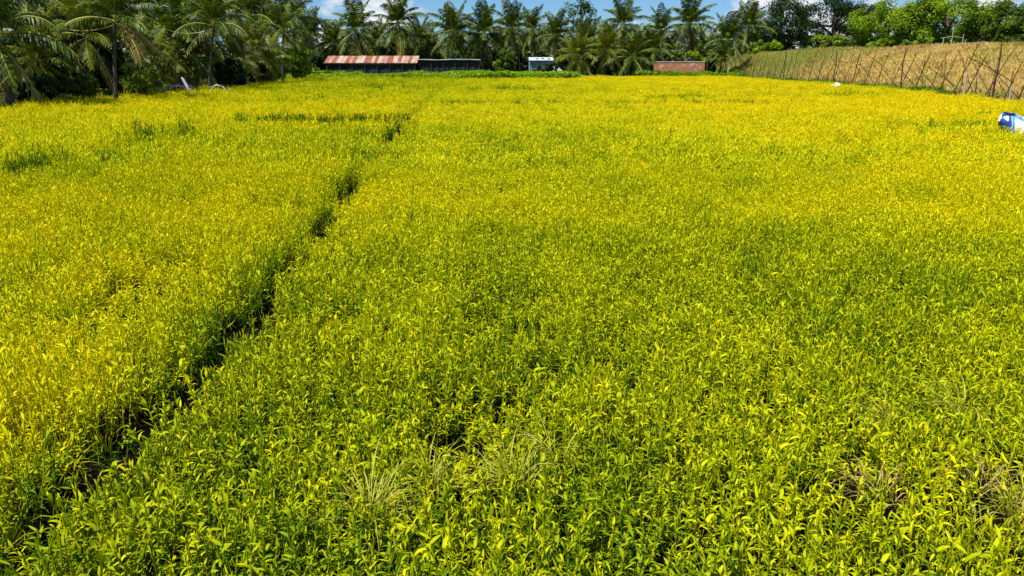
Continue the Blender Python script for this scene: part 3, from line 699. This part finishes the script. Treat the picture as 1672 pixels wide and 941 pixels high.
T(1700, -10, 80, 100, 80, 'olive tree cut by the right edge of the photo', mat='fol_mid', K=60)
T(1420, -4, 60, 60, 116, 'dark tree top between the dark pair and the rounded bright tree', mat='fol_dark')
T(950, -8, 60, 62, 100, 'tall broadleaf tree poking above the palms with leafy tufts', mat='fol_mid', K=26, ne=80, zb=0)
T(112, -20, 120, 190, 38, 'dark leafy tree filling the left thicket behind the slender palm', mat='fol_dark', K=80, ne=120, zb=0, leaf=.18)
T(35, 40, 170, 120, 34, 'dark leafy tree behind the leftmost palm', mat='fol_dark', K=60, ne=110, zb=0, leaf=.17)
S = lambda *a, **k: tree('shrub', *a, cat='shrub', zb=k.pop('zb', 0), trunk=k.pop('trunk', True), **k)
S(480, 66, 134, 50, 70, 'light green round bush at the right end of the left tree row', mat='fol_bright', group='shrubs along the left row', K=50, leaf=.22)
S(445, 84, 136, 50, 66, 'mid green bush left of the light green round bush', mat='fol_mid', group='shrubs along the left row', K=36, leaf=.2)
S(128, 112, 166, 64, 32, 'leafy green bush at the field edge left of the slender palm', mat='fol_mid', group='shrubs along the left row', K=40, ne=70, leaf=.12)
S(50, 120, 172, 84, 30, 'dark bush under the leftmost palm', mat='fol_dark', group='shrubs along the left row', K=40, ne=90, leaf=.13)
S(222, 100, 158, 66, 36, 'speckled green bush right of the slender palm', mat='fol_mid', group='shrubs along the left row', K=40, ne=60, leaf=.13)
S(170, 70, 160, 70, 37, 'dark bush behind the slender palm trunk', mat='fol_dark', group='shrubs along the left row', K=40, leaf=.15)
S(300, 80, 148, 90, 48, 'dark bush behind the rubble pile', mat='fol_dark', group='shrubs along the left row', K=50, leaf=.17)
S(372, 92, 146, 60, 46, 'dark bush behind the white arched bags', mat='fol_dark', group='shrubs along the left row', K=40, leaf=.17)
S(410, 100, 142, 60, 55, 'dark bush below the yellow green palms', mat='fol_dark', group='shrubs along the left row', K=40, leaf=.18)
S(645, 70, 104, 60, 100, 'yellow green bush behind the rusty roof', mat='fol_mid', group='shrubs behind the sheds', K=36)
S(700, 60, 110, 44, 100, 'light bush between the roof end and the big palm', mat='fol_mid', group='shrubs behind the sheds', K=36)
S(822, 84, 122, 36, 93, 'leafy green bush left of the small blue grey shed', mat='fol_mid', group='shrubs behind the sheds', K=30)
S(888, 103, 122, 46, 87.5, 'dark low bush before the small blue grey shed', mat='fol_dark', group='shrubs behind the sheds', K=24)
S(960, 60, 110, 60, 96, 'green bush behind the low palm at the weed strip end', mat='fol_mid', group='shrubs behind the sheds', K=36)
S(1062, 60, 108, 50, 97, 'light green bush between the open palm and the brick wall', mat='fol_mid', group='shrubs behind the sheds', K=36)
S(1120, 82, 102, 90, 96, 'bright green hedge bush above the brick wall', mat='fol_bright', group='shrubs behind the sheds', K=40)
S(1250, 62, 96, 56, 96, 'bright green bush at the foot of the left dark tree', mat='fol_bright', group='shrubs below the right trees', zb=None, K=36)
S(1350, 54, 90, 66, 98, 'bright green bush between the two dark trees', mat='fol_bright', group='shrubs below the right trees', zb=None, K=40)
S(1400, 62, 88, 60, 96, 'mid green bush below the right dark tree', mat='fol_mid', group='shrubs below the right trees', zb=None, K=36)
S(1440, 62, 86, 50, 88, 'light bush below the rounded bright tree', mat='fol_bright', group='shrubs below the right trees', zb=None, K=30)
S(1500, 55, 80, 50, 84, 'small light bush below the tall bright tree', mat='fol_bright', group='shrubs below the right trees', zb=None, K=30)
S(1600, 60, 80, 60, 82, 'dark bush on the crest by the grey stick frame', mat='fol_dark', group='shrubs below the right trees', zb=None, K=30)
S(1655, 55, 76, 60, 78, 'olive bush on the crest at the right edge', mat='fol_mid', group='shrubs below the right trees', zb=None, K=30)
for k, px in enumerate(range(470, 1270, 33)):
    r_ = random.Random(k)
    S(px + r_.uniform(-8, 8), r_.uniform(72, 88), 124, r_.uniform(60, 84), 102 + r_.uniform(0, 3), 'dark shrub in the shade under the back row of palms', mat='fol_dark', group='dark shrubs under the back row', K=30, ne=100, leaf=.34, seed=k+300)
for k, px in enumerate(range(420, 1330, 55)):
    r_ = random.Random(k+40)
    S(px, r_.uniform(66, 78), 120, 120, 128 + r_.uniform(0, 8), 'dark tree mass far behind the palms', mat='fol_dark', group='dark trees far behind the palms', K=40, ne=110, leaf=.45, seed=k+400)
for k in range(9):
    r_ = random.Random(k+70); px = 1240 + k*52
    S(px, r_.uniform(46, 58), 90, 90, 122 + r_.uniform(0, 6), 'dark tree mass far behind the right trees', mat='fol_dark', group='dark trees far behind the right trees', K=40, ne=110, leaf=.42, seed=k+500, zb=None)
for k in range(8):
    r_ = random.Random(k+170); px = -30 + k*55; Yd = np.interp(px, [0, 400], [50, 105])
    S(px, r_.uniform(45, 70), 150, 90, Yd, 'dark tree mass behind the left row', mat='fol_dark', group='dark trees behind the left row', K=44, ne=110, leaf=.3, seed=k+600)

# ------------------------------------------------------------------ sheds
def rotx(a): return np.array([[1, 0, 0], [0, math.cos(a), -math.sin(a)], [0, math.sin(a), math.cos(a)]])
def rusty_shed():
    Y = 90.0; a = at(529, 103, Y); b = at(681, 103, Y); zt = at(600, 91.5, Y+2.2)[2]; ze = a[2]; Wd = b[0]-a[0]
    root = empty('rusty_roof_shed', ((a[0]+b[0])/2, Y+2.2, 0)); rg = random.Random(5)
    tag(root, 'long low shed with rust streaked sheet roof and dark netted walls', 'shed')
    hw = Wd/2
    rf = MB(); n = 26; x = -hw; run = 2.3
    vals = [.32, .2, .28, .02, .05, .32, .05, .3, .05, .02, .32, .28, .05, .35, .02, .12, .05, .36, .35, .05, .32, .02, .12, .32, .05, .05]
    wds = [rg.uniform(.7, 1.3) for _ in range(n)]; sc = Wd/sum(wds)
    for k in range(n):
        w = wds[k]*sc; dz = .018*(k % 2); x1 = x + w + .03; sh = .75*(0)  # sheets overlap, alternate ones lie on top
        tl = -.35*(1)  # ridge set in a little at the left
        for sgn in (-1, 1):
            e = (x, sgn*run, ze+dz); f = (x1, sgn*run, ze+dz); g = (x1, 0, zt+dz); h = (x, 0, zt+dz)
            # thickness 3 mm below
            rf.quad([e, f, g, h], vals[k]+rg.uniform(-.04, .04))
            rf.quad([(x, sgn*run, ze+dz-.01), (x1, sgn*run, ze+dz-.01), (x1, 0, zt+dz-.01), (x, 0, zt+dz-.01)], vals[k])
        x += w
    rf.build('roof', M['rust'], root)
    wl = MB()
    for yy in (-2.0, 2.0):      # sagging net walls, hung in panels
        m_ = 24
        for k in range(m_):
            x0 = -hw+.15 + (Wd-.3)*k/m_; x1 = -hw+.15 + (Wd-.3)*(k+1)/m_
            o0 = .05*math.sin(k*1.9); o1 = .05*math.sin((k+1)*1.9)
            wl.quad([(x0, yy+o0*1.5, 0), (x1, yy+o1*1.5, 0), (x1, yy-o1*.3, ze-.02), (x0, yy-o0*.3, ze-.02)])
    for xx in (-hw+.15, hw-.15): wl.quad([(xx, -2.0, 0), (xx, 2.0, 0), (xx, 2.0, ze-.02), (xx, 0, zt-.05), (xx, -2.0, ze-.02)])
    wl.build('wall', M['net'], root)
    for k in range(8):
        p = MB(); xx = -hw+.3 + (Wd-.6)*k/7; p.tube([(xx, -2.14, 0), (xx+.03, -2.14, ze-.03)], .045, n=6); p.build('post', M['bamboo'], root)
    ev = MB(); ev.tube([(-hw, -2.22, ze-.07), (0, -2.22, ze-.09), (hw, -2.22, ze-.07)], .035, n=6); ev.build('eave_pole', M['pale_edge'], root)
rusty_shed()
def net_shed():
    Y = 90.5; a = at(684, 98, Y); b = at(782, 97, Y); zt = a[2]; Wd = b[0]-a[0]; hw = Wd/2
    root = empty('netted_shed', ((a[0]+b[0])/2, Y, 0)); tag(root, 'flat topped dark netted shed joined to the right of the rusty roof', 'shed')
    wl = MB(); m_ = 18
    for yy in (0, 3.0):
        for k in range(m_):
            x0 = -hw + Wd*k/m_; x1 = -hw + Wd*(k+1)/m_; o0 = .07*math.sin(k*2.3); o1 = .07*math.sin((k+1)*2.3)
            wl.quad([(x0, yy+o0, 0), (x1, yy+o1, 0), (x1, yy-o1*.3, zt-.08), (x0, yy-o0*.3, zt-.08)])
    for xx in (-hw, hw): wl.quad([(xx, 0, 0), (xx, 3, 0), (xx, 3, zt-.08), (xx, 0, zt-.08)])
    wl.build('wall', M['net'], root)
    rf = MB(); m_ = 12
    for k in range(m_):
        x0 = -hw-.15 + (Wd+.3)*k/m_; x1 = -hw-.15 + (Wd+.3)*(k+1)/m_; s0 = .05*math.sin(k*1.3); s1 = .05*math.sin((k+1)*1.3)
        rf.quad([(x0, -.25, zt+s0), (x1, -.25, zt+s1), (x1, 3.2, zt+.1+s1), (x0, 3.2, zt+.1+s0)])
        rf.quad([(x0, -.25, zt-.05+s0), (x1, -.25, zt-.05+s1), (x1, -.25, zt+s1), (x0, -.25, zt+s0)])
    rf.build('roof', M['tarp_dark'], root)
    ed = MB(); ed.tube([(-hw-.2, -.30, zt+.04), (-hw*.4, -.30, zt-.02), (hw*.2, -.30, zt+.06), (hw*.6, -.3, zt+.05), (hw+.2, -.30, zt-.02)], .05, n=6); ed.build('roof_pole', M['pale_edge'], root)
    for k in range(6):
        p = MB(); xx = -hw + Wd*k/5; p.tube([(xx, -.14, 0), (xx+.04, -.14, zt-.02)], .045, n=6); p.build('post', M['bamboo'], root)
net_shed()
def blue_shed():
    Y = 91; a = at(864, 99, Y); b = at(904, 99, Y); zt = a[2]; Wd = b[0]-a[0]; hw = Wd/2; zb = at(880, 95, Y+2.5)[2]
    root = empty('blue_shed', ((a[0]+b[0])/2, Y, 0)); tag(root, 'small blue grey sheet metal shed with a white roof', 'shed')
    w = MB(); m_ = 40
    for k in range(m_):        # corrugated front and back
        x0 = -hw + Wd*k/m_; x1 = -hw + Wd*(k+1)/m_; y0 = .03*(k % 2); y1 = .03*((k+1) % 2)
        w.quad([(x0, y0, 0), (x1, y1, 0), (x1, y1, zt), (x0, y0, zt)]); w.quad([(x0, 2.4+y0, 0), (x1, 2.4+y1, 0), (x1, 2.4+y1, zb), (x0, 2.4+y0, zb)])
    for xx in (-hw, hw): w.quad([(xx, 0, 0), (xx, 2.4, 0), (xx, 2.4, zb-.02), (xx, 0, zt-.02)])
    w.build('wall', M['blue_sheet'], root)
    ang = math.atan2(zb-zt, 2.4); r = MB()
    for k in range(5): r.box((-hw + Wd*(k+.5)/5, 1.15, (zt+zb)/2+.04+.012*(k % 2)), (Wd/5+.06, 3.0, .02), rotx(ang))
    r.build('roof', M['white_metal'], root)
    for xx in (-hw+.03, hw-.03, .1):
        p = MB(); p.box((xx, -.03, zt/2), (.07, .05, zt)); p.build('corner_post', M['pale_edge'], root)
    wt = MB()
    for xx, yy in ((-.5, .6), (.2, 1.0), (.9, .5)): wt.box((xx, yy, zt+(zb-zt)*yy/2.4+.10), (.3, .18, .12), rotx(ang))
    wt.build('roof_weight', M['tarp_dark'], root)
    # grey tarp heap to its right
    t = MB(); c = at(913, 112, 90); rs = random.Random(4); n, mm = 9, 6; grid = []
    for i in range(n):
        for j in range(mm):
            u, v = i/(n-1), j/(mm-1); hgt = (1.0*math.sin(math.pi*u*.62+1.0)**2*math.sin(math.pi*(v*.8+.1)) + rs.uniform(-.06, .06))
            grid.append((-1.0+2.0*u + rs.uniform(-.05, .05), -.7+1.6*v, max(.02, hgt*1.1 + (.35 if 0 < j < mm-1 else 0))))
    b_ = len(t.v); t.v += grid
    for i in range(n-1):
        for j in range(mm-1): t.f.append((b_+i*mm+j, b_+(i+1)*mm+j, b_+(i+1)*mm+j+1, b_+i*mm+j+1)); t.a.append(.5)
    o = t.build('tarp_heap', M['tarp'], None, smooth=True, loc=(c[0], 90.2, 0)); tag(o, 'crumpled grey tarp heap at the right of the small blue shed', 'tarp')
blue_shed()
def brick_wall():
    Y = 91; a = at(1068, 101, Y); b = at(1151, 101, Y); Wd = b[0]-a[0]; zt = a[2]
    root = empty('brick_wall', ((a[0]+b[0])/2, Y, 0)); tag(root, 'low weathered red brick wall between the low palm and the fence post', 'wall')
    w = MB(); w.box((0, 0, zt/2-.03), (Wd, .22, zt-.06)); w.build('brickwork', M['brick'], root)
    c = MB(); rg = random.Random(9); x = -Wd/2-.03
    while x < Wd/2:
        l = min(rg.uniform(.6, 1.3), Wd/2+.05-x); c.box((x+l/2, rg.uniform(-.01, .01), zt+rg.uniform(-.012, .012)), (l-.008, .30, .09)); x += l
    c.build('coping', M['pale_edge'], root)
    p = MB(); p.tube([(0, 0, 0), (.02, 0, 1.3), (0, 0, 2.35)], [.10, .09, .08], n=8)
    q = at(1154, 120, 89); o = p.build('wooden_post', M['bamboo'], None, loc=(q[0], 89, 0)); tag(o, 'brown wooden post at the right end of the brick wall', 'post')
    for px, ln in ((1180, .3), (1186, .45)):
        q = at(px, 120, 86.5); p = MB(); p.tube([(0, 0, 0), (ln*.5, 0, 1.2), (ln, 0, 2.2)], [.09, .08, .07], n=8)
        o = p.build('leaning_post', M['bamboo'] if px < 1183 else M['bamboo_pale'], None, loc=(q[0], 86.5, 0))
        tag(o, 'dark leaning post at the far end of the stick fence' if px < 1183 else 'pale leaning post touching the far end of the stick fence', 'post')
brick_wall()

# ------------------------------------------------------------------ stick fence
def stick_fence():
    root = empty('stick_fence', (float(fence_x(60)), 60, 0)); rg = random.Random(23); n = 0
    tag(root, 'long fence of crossed dark bamboo sticks along the right side of the field', 'fence')
    def stick(y, dy, dx, h, r, mat='bamboo', x_off=0.0, name='stake'):
        nonlocal n
        x = float(fence_x(y)) - root.location.x + x_off; p = MB(); k = rg.uniform(-.06, .06)
        z0 = float(gz(x + root.location.x, y))
        a = np.array([x, y-60, z0-.1]); b = np.array([x+dx, y+dy-60, z0+h]); m1 = a*.65+b*.35+np.array([k, k, 0]); m2 = a*.3+b*.7+np.array([-k*.6, k*.5, 0])
        p.tube([a, m1, m2, b], [r*1.1, r, r*.9, r*.7], n=6); p.build(name, M[mat], root); n += 1
    y = 84.5
    while y > 29.5 and n < 66:
        r = rg.uniform(.019, .029)
        stick(y, rg.uniform(-1.7, -.5), rg.uniform(.0, .35), rg.uniform(2.2, 2.75), r)                                   # main sticks leaning one way
        if rg.random() < .95: stick(y-rg.uniform(.6, 1.6), rg.uniform(1.8, 3.6), rg.uniform(-.9, -.2), rg.uniform(1.8, 2.5), r*.75, x_off=.09)     # crossing sticks
        y -= rg.uniform(1.2, 2.3) if y > 45 else rg.uniform(1.1, 1.8)
    for y, r in ((81, .04), (68.5, .038), (57, .036), (46.5, .038), (36.9, .042), (33.2, .045)): stick(y, rg.uniform(-.1, .1), 0, rg.uniform(2.4, 2.8), r, x_off=-.10, name='post')
    for y in (79, 74, 66, 61, 54, 50, 44.5, 42, 40.5, 39, 37.8, 36.2, 34.8, 33.8): stick(y, rg.uniform(-.6, .6), rg.uniform(-.2, .2), rg.uniform(1.5, 2.5), .018, x_off=.22, name='twig')
    # a few long sticks laid along the fence
    for y, l, z in ((40, 4.0, 1.2), (44, 3.6, .7), (35.5, 3.2, 1.5), (53, 4, 1.6)):
        p = MB(); x = float(fence_x(y)) - root.location.x + .16
        p.tube([(x, y-60, z+.9), (x+.02, y-60-l/2, z+.35), (x, y-60-l, z-.3)], [.022, .022, .018], n=5); p.build('brace', M['bamboo'], root)
    # netting line: thin top wire
    p = MB(); p.tube([(float(fence_x(yy))-root.location.x+.03, yy-60, 1.9+.08*math.sin(yy)) for yy in np.arange(84, 29, -1.5)], .006, n=4); p.build('wire', M['bamboo'], root)
stick_fence()
def stakes():
    for px, py, Y, h, lab in ((1572, 158, 37.0, 1.45, 'pale short peg standing before the stick fence, tallest of the pale pegs'), (1647, 163, 34.5, .75, 'very short pale peg near the right edge at the fence foot')):
        q = at(px, py, Y); p = MB(); p.tube([(0, 0, -.05), (.015, 0, h*.5), (0, 0, h)], [.045, .04, .04], n=7)
        o = p.build('peg', M['bamboo_pale'], None, loc=(q[0], Y, 0)); tag(o, lab, 'peg')
    # grey stick frame on the crest
    Y = 66; c = at(1553, 76, Y); z0 = float(gz(c[0], Y)); root = empty('pole_frame', (c[0], Y, z0)); tag(root, 'small grey frame of thin poles on the crest of the dry slope', 'frame')
    for xx, h, l in ((-.75, .75, 0), (-.05, 1.35, .03), (.9, 1.0, 0), (-1.2, .3, .5)):
        p = MB(); p.tube([(xx, 0, -.1), (xx+l, 0, h)], .024, n=6); p.build('pole', M['pale_edge'], root)
    p = MB(); p.tube([(-.95, .07, .68), (0, .07, .82), (.95, .07, .72)], .02, n=6); p.build('crossbar', M['pale_edge'], root)
stakes()

# ------------------------------------------------------------------ bags, tarps, rubble
def sack_mat():
    m, n, N, L = new_mat('printed_sack')
    o = N('ShaderNodeOutputMaterial'); p = N('ShaderNodeBsdfPrincipled'); t = N('ShaderNodeTexCoord')
    # uses object space: x along the sack (0 at its open end)
    sx = N('ShaderNodeSeparateXYZ'); L(t.outputs['Object'], sx.inputs[0])
    w = N('ShaderNodeTexWave'); w.wave_type = 'BANDS'; w.bands_direction = 'DIAGONAL'; w.inputs['Scale'].default_value = 1.35; w.inputs['Distortion'].default_value = 2.2; w.inputs['Detail'].default_value = 2; w.inputs['Detail Scale'].default_value = 1.2
    L(t.outputs['Object'], w.inputs['Vector'])
    a1 = N('ShaderNodeMath'); a1.operation = 'MULTIPLY_ADD'; a1.inputs[1].default_value = .18; L(w.outputs['Fac'], a1.inputs[0]); L(sx.outputs['X'], a1.inputs[2])
    r = ramp(N, [(0.0, (.78, .80, .84)), (.085, (.78, .80, .84)), (.10, (.012, .05, .22)), (.22, (.018, .075, .30)), (.25, (.55, .66, .80)), (.28, (.03, .12, .40)), (.35, (.09, .33, .52)), (.39, (.30, .54, .68)), (.42, (.82, .83, .85)), (1.0, (.82, .83, .84))])
    r.color_ramp.interpolation = 'LINEAR'
    L(a1.outputs[0], r.inputs[0]); L(r.outputs[0], p.inputs['Base Color']); p.inputs['Roughness'].default_value = .4
    z2 = N('ShaderNodeTexNoise'); z2.inputs['Scale'].default_value = 7; z2.inputs['Detail'].default_value = 4; b = N('ShaderNodeBump'); b.inputs['Strength'].default_value = .5; b.inputs['Distance'].default_value = .03
    L(t.outputs['Object'], z2.inputs['Vector']); L(z2.outputs['Fac'], b.inputs['Height']); L(b.outputs[0], p.inputs['Normal'])
    L(p.outputs[0], o.inputs[0]); return m
M['sack'] = sack_mat()
def sack():
    Y = 18.2; c = at(1630, 196, Y)
    mb = MB(); n = 26; ns = 16; rg = random.Random(2); Ln = 1.15
    for i in range(ns+1):
        u = i/ns
        rw = np.interp(u, [0, .08, .3, .7, .92, 1], [.29, .31, .33, .31, .25, .12]); rh = np.interp(u, [0, .08, .3, .7, .92, 1], [.20, .22, .24, .22, .15, .03])
        for k in range(n):
            an = 2*math.pi*k/n; fold = 1 + .07*math.sin(3*an + 5*u) + .05*math.sin(5*an - 9*u) + .035*math.sin(9*an + 14*u) + rg.uniform(-.02, .02)
            notch = .13*max(0, math.cos(an-1.35))**6*(1-u)**6 if u < .5 else 0        # v shaped dip in the open mouth
            mb.v.append((Ln*u + notch - (.07*math.cos(2*an+.4)*(1-u)**8), rw*fold*math.cos(an), rh*fold*math.sin(an)))
    for i in range(ns):
        for k in range(n):
            k2 = (k+1) % n; mb.f.append((i*n+k, i*n+k2, (i+1)*n+k2, (i+1)*n+k)); mb.a.append(.5)
    # inner lining a little inside the mouth, closed deep within
    b = len(mb.v)
    for i, u in enumerate((0.0, .18)):
        for k in range(n):
            x, y_, z = mb.v[k]; s = .97 if i == 0 else .70; mb.v.append((x + .003 + (.22 if i else 0), y_*s, z*s))
    for k in range(n):
        k2 = (k+1) % n; mb.f.append((b+k, b+n+k, b+n+k2, b+k2)); mb.a.append(.5)
    mb.f.append(tuple(b+n+k for k in range(n))); mb.a.append(.5)
    mb.f.append(tuple(ns*n+k for k in range(n))); mb.a.append(.5)
    root = mb.build('fertilizer_sack', M['sack'], None, smooth=True, loc=(c[0]+.10, Y, .56))
    root.rotation_euler = (R(18), R(28), R(-28))
    tag(root, 'crumpled white sack with blue print lying on the yellow crop at the right edge', 'sack')
sack()
def blob(name, px, py, Y, sx, sy, sz, mat, label, cat, seed, z=0, pointed=0):
    rg_ = np.random.default_rng(seed); c = at(px, py, Y); mb = MB(); n, m_ = 14, 9
    for i in range(m_+1):
        th = math.pi*i/m_
        for k in range(n):
            an = 2*math.pi*k/n; f = 1 + .18*math.sin(2*an+seed) + .10*math.sin(5*an+3*th) + rg_.uniform(-.06, .06)
            mb.v.append((sx*f*math.sin(th)*math.cos(an), sy*f*math.sin(th)*math.sin(an), sz*(1+math.cos(th)*(1+pointed*math.cos(an)))*.5*f))
    for i in range(m_):
        for k in range(n):
            k2 = (k+1) % n; mb.f.append((i*n+k, (i+1)*n+k, (i+1)*n+k2, i*n+k2)); mb.a.append(.5)
    o = mb.build(name, M[mat], None, smooth=True, loc=(c[0], Y, z)); tag(o, label, cat); return o
blob('white_bag', 1364, 140, 51.5, .32, .18, .32, 'white_bag', 'small white plastic bag lying in the crop by the fence foot', 'bag', 3, z=.12, pointed=.5)
def left_items():
    # rubble pile
    Y = 40; c = at(283, 152, Y); rg = random.Random(6); root = empty('rubble_pile', (c[0], Y, .30)); tag(root, 'pile of pale broken slabs and stones under the left palms', 'rubble')
    for k in range(26):
        mb = MB(); s = rg.uniform(.12, .38); a = rg.uniform(0, 3.1); ca, sa = math.cos(a), math.sin(a); tl = rg.uniform(-.4, .4)
        Rm = np.array([[ca, -sa, 0], [sa, ca, 0], [0, 0, 1]]) @ rotx(tl)
        mb.box((rg.gauss(0, .42), rg.gauss(0, .3), -.02+.42*rg.random()), (s*1.5, s, s*rg.uniform(.25, .6)), Rm); mb.build('slab', M['rubble'], root)
    # dark sheet propped up over a pole with a pale hanging edge
    q = at(299, 150, 39.5); root = empty('propped_tarp', (q[0], 39.5, .22)); tag(root, 'dark tarp propped on a pole with a pale blue edge strip, by the rubble', 'tarp')
    mb = MB(); n, m_ = 10, 7; rg = random.Random(8)
    for i in range(n):
        for j in range(m_):
            u, v = i/(n-1), j/(m_-1); mb.v.append((-.75+1.05*u, -.35+.9*v, .12 + .58*math.sin(math.pi*min(1, u*.75+.05))*(.6+.4*math.sin(math.pi*v)) + rg.uniform(-.04, .04)))
    for i in range(n-1):
        for j in range(m_-1): mb.f.append((i*m_+j, (i+1)*m_+j, (i+1)*m_+j+1, i*m_+j+1)); mb.a.append(.5)
    mb.build('sheet', M['tarp_dark'], root, smooth=True)
    mb = MB(); mb.tube([(.62, -.42, .0), (.42, -.42, .45), (.25, -.42, .82), (.18, -.40, .90)], [.09, .085, .06, .03], n=6); mb.build('edge_strip', M['tarp'], root, smooth=True)
    mb = MB(); mb.tube([(-.05, -.2, 0), (-.02, -.2, 1.0)], .03, n=6); mb.build('pole', M['bamboo'], root)
    # white arched bags
    for px, sc, lab in ((356, 1.0, 'white arched plastic hoop, larger of two beside the second slender palm'), (377, .45, 'small white leaning plastic strip right of the white hoop')):
        q = at(px, 147, 41); mb = MB(); r_ = .40*sc
        pts = [(r_*math.cos(a)*(1.0 if sc == 1 else .3), .05*math.sin(3*a), .08 + r_*.95*math.sin(a)) for a in np.linspace(math.pi, 0 if sc == 1 else 1.3, 9)]
        mb.tube(pts, [.04+.025*math.sin(2.1*i) for i in range(9)], n=7); o = mb.build('plastic_hoop', M['tarp'], None, smooth=True, loc=(q[0], 41.0, .22)); tag(o, lab, 'plastic hoop', None)
left_items()
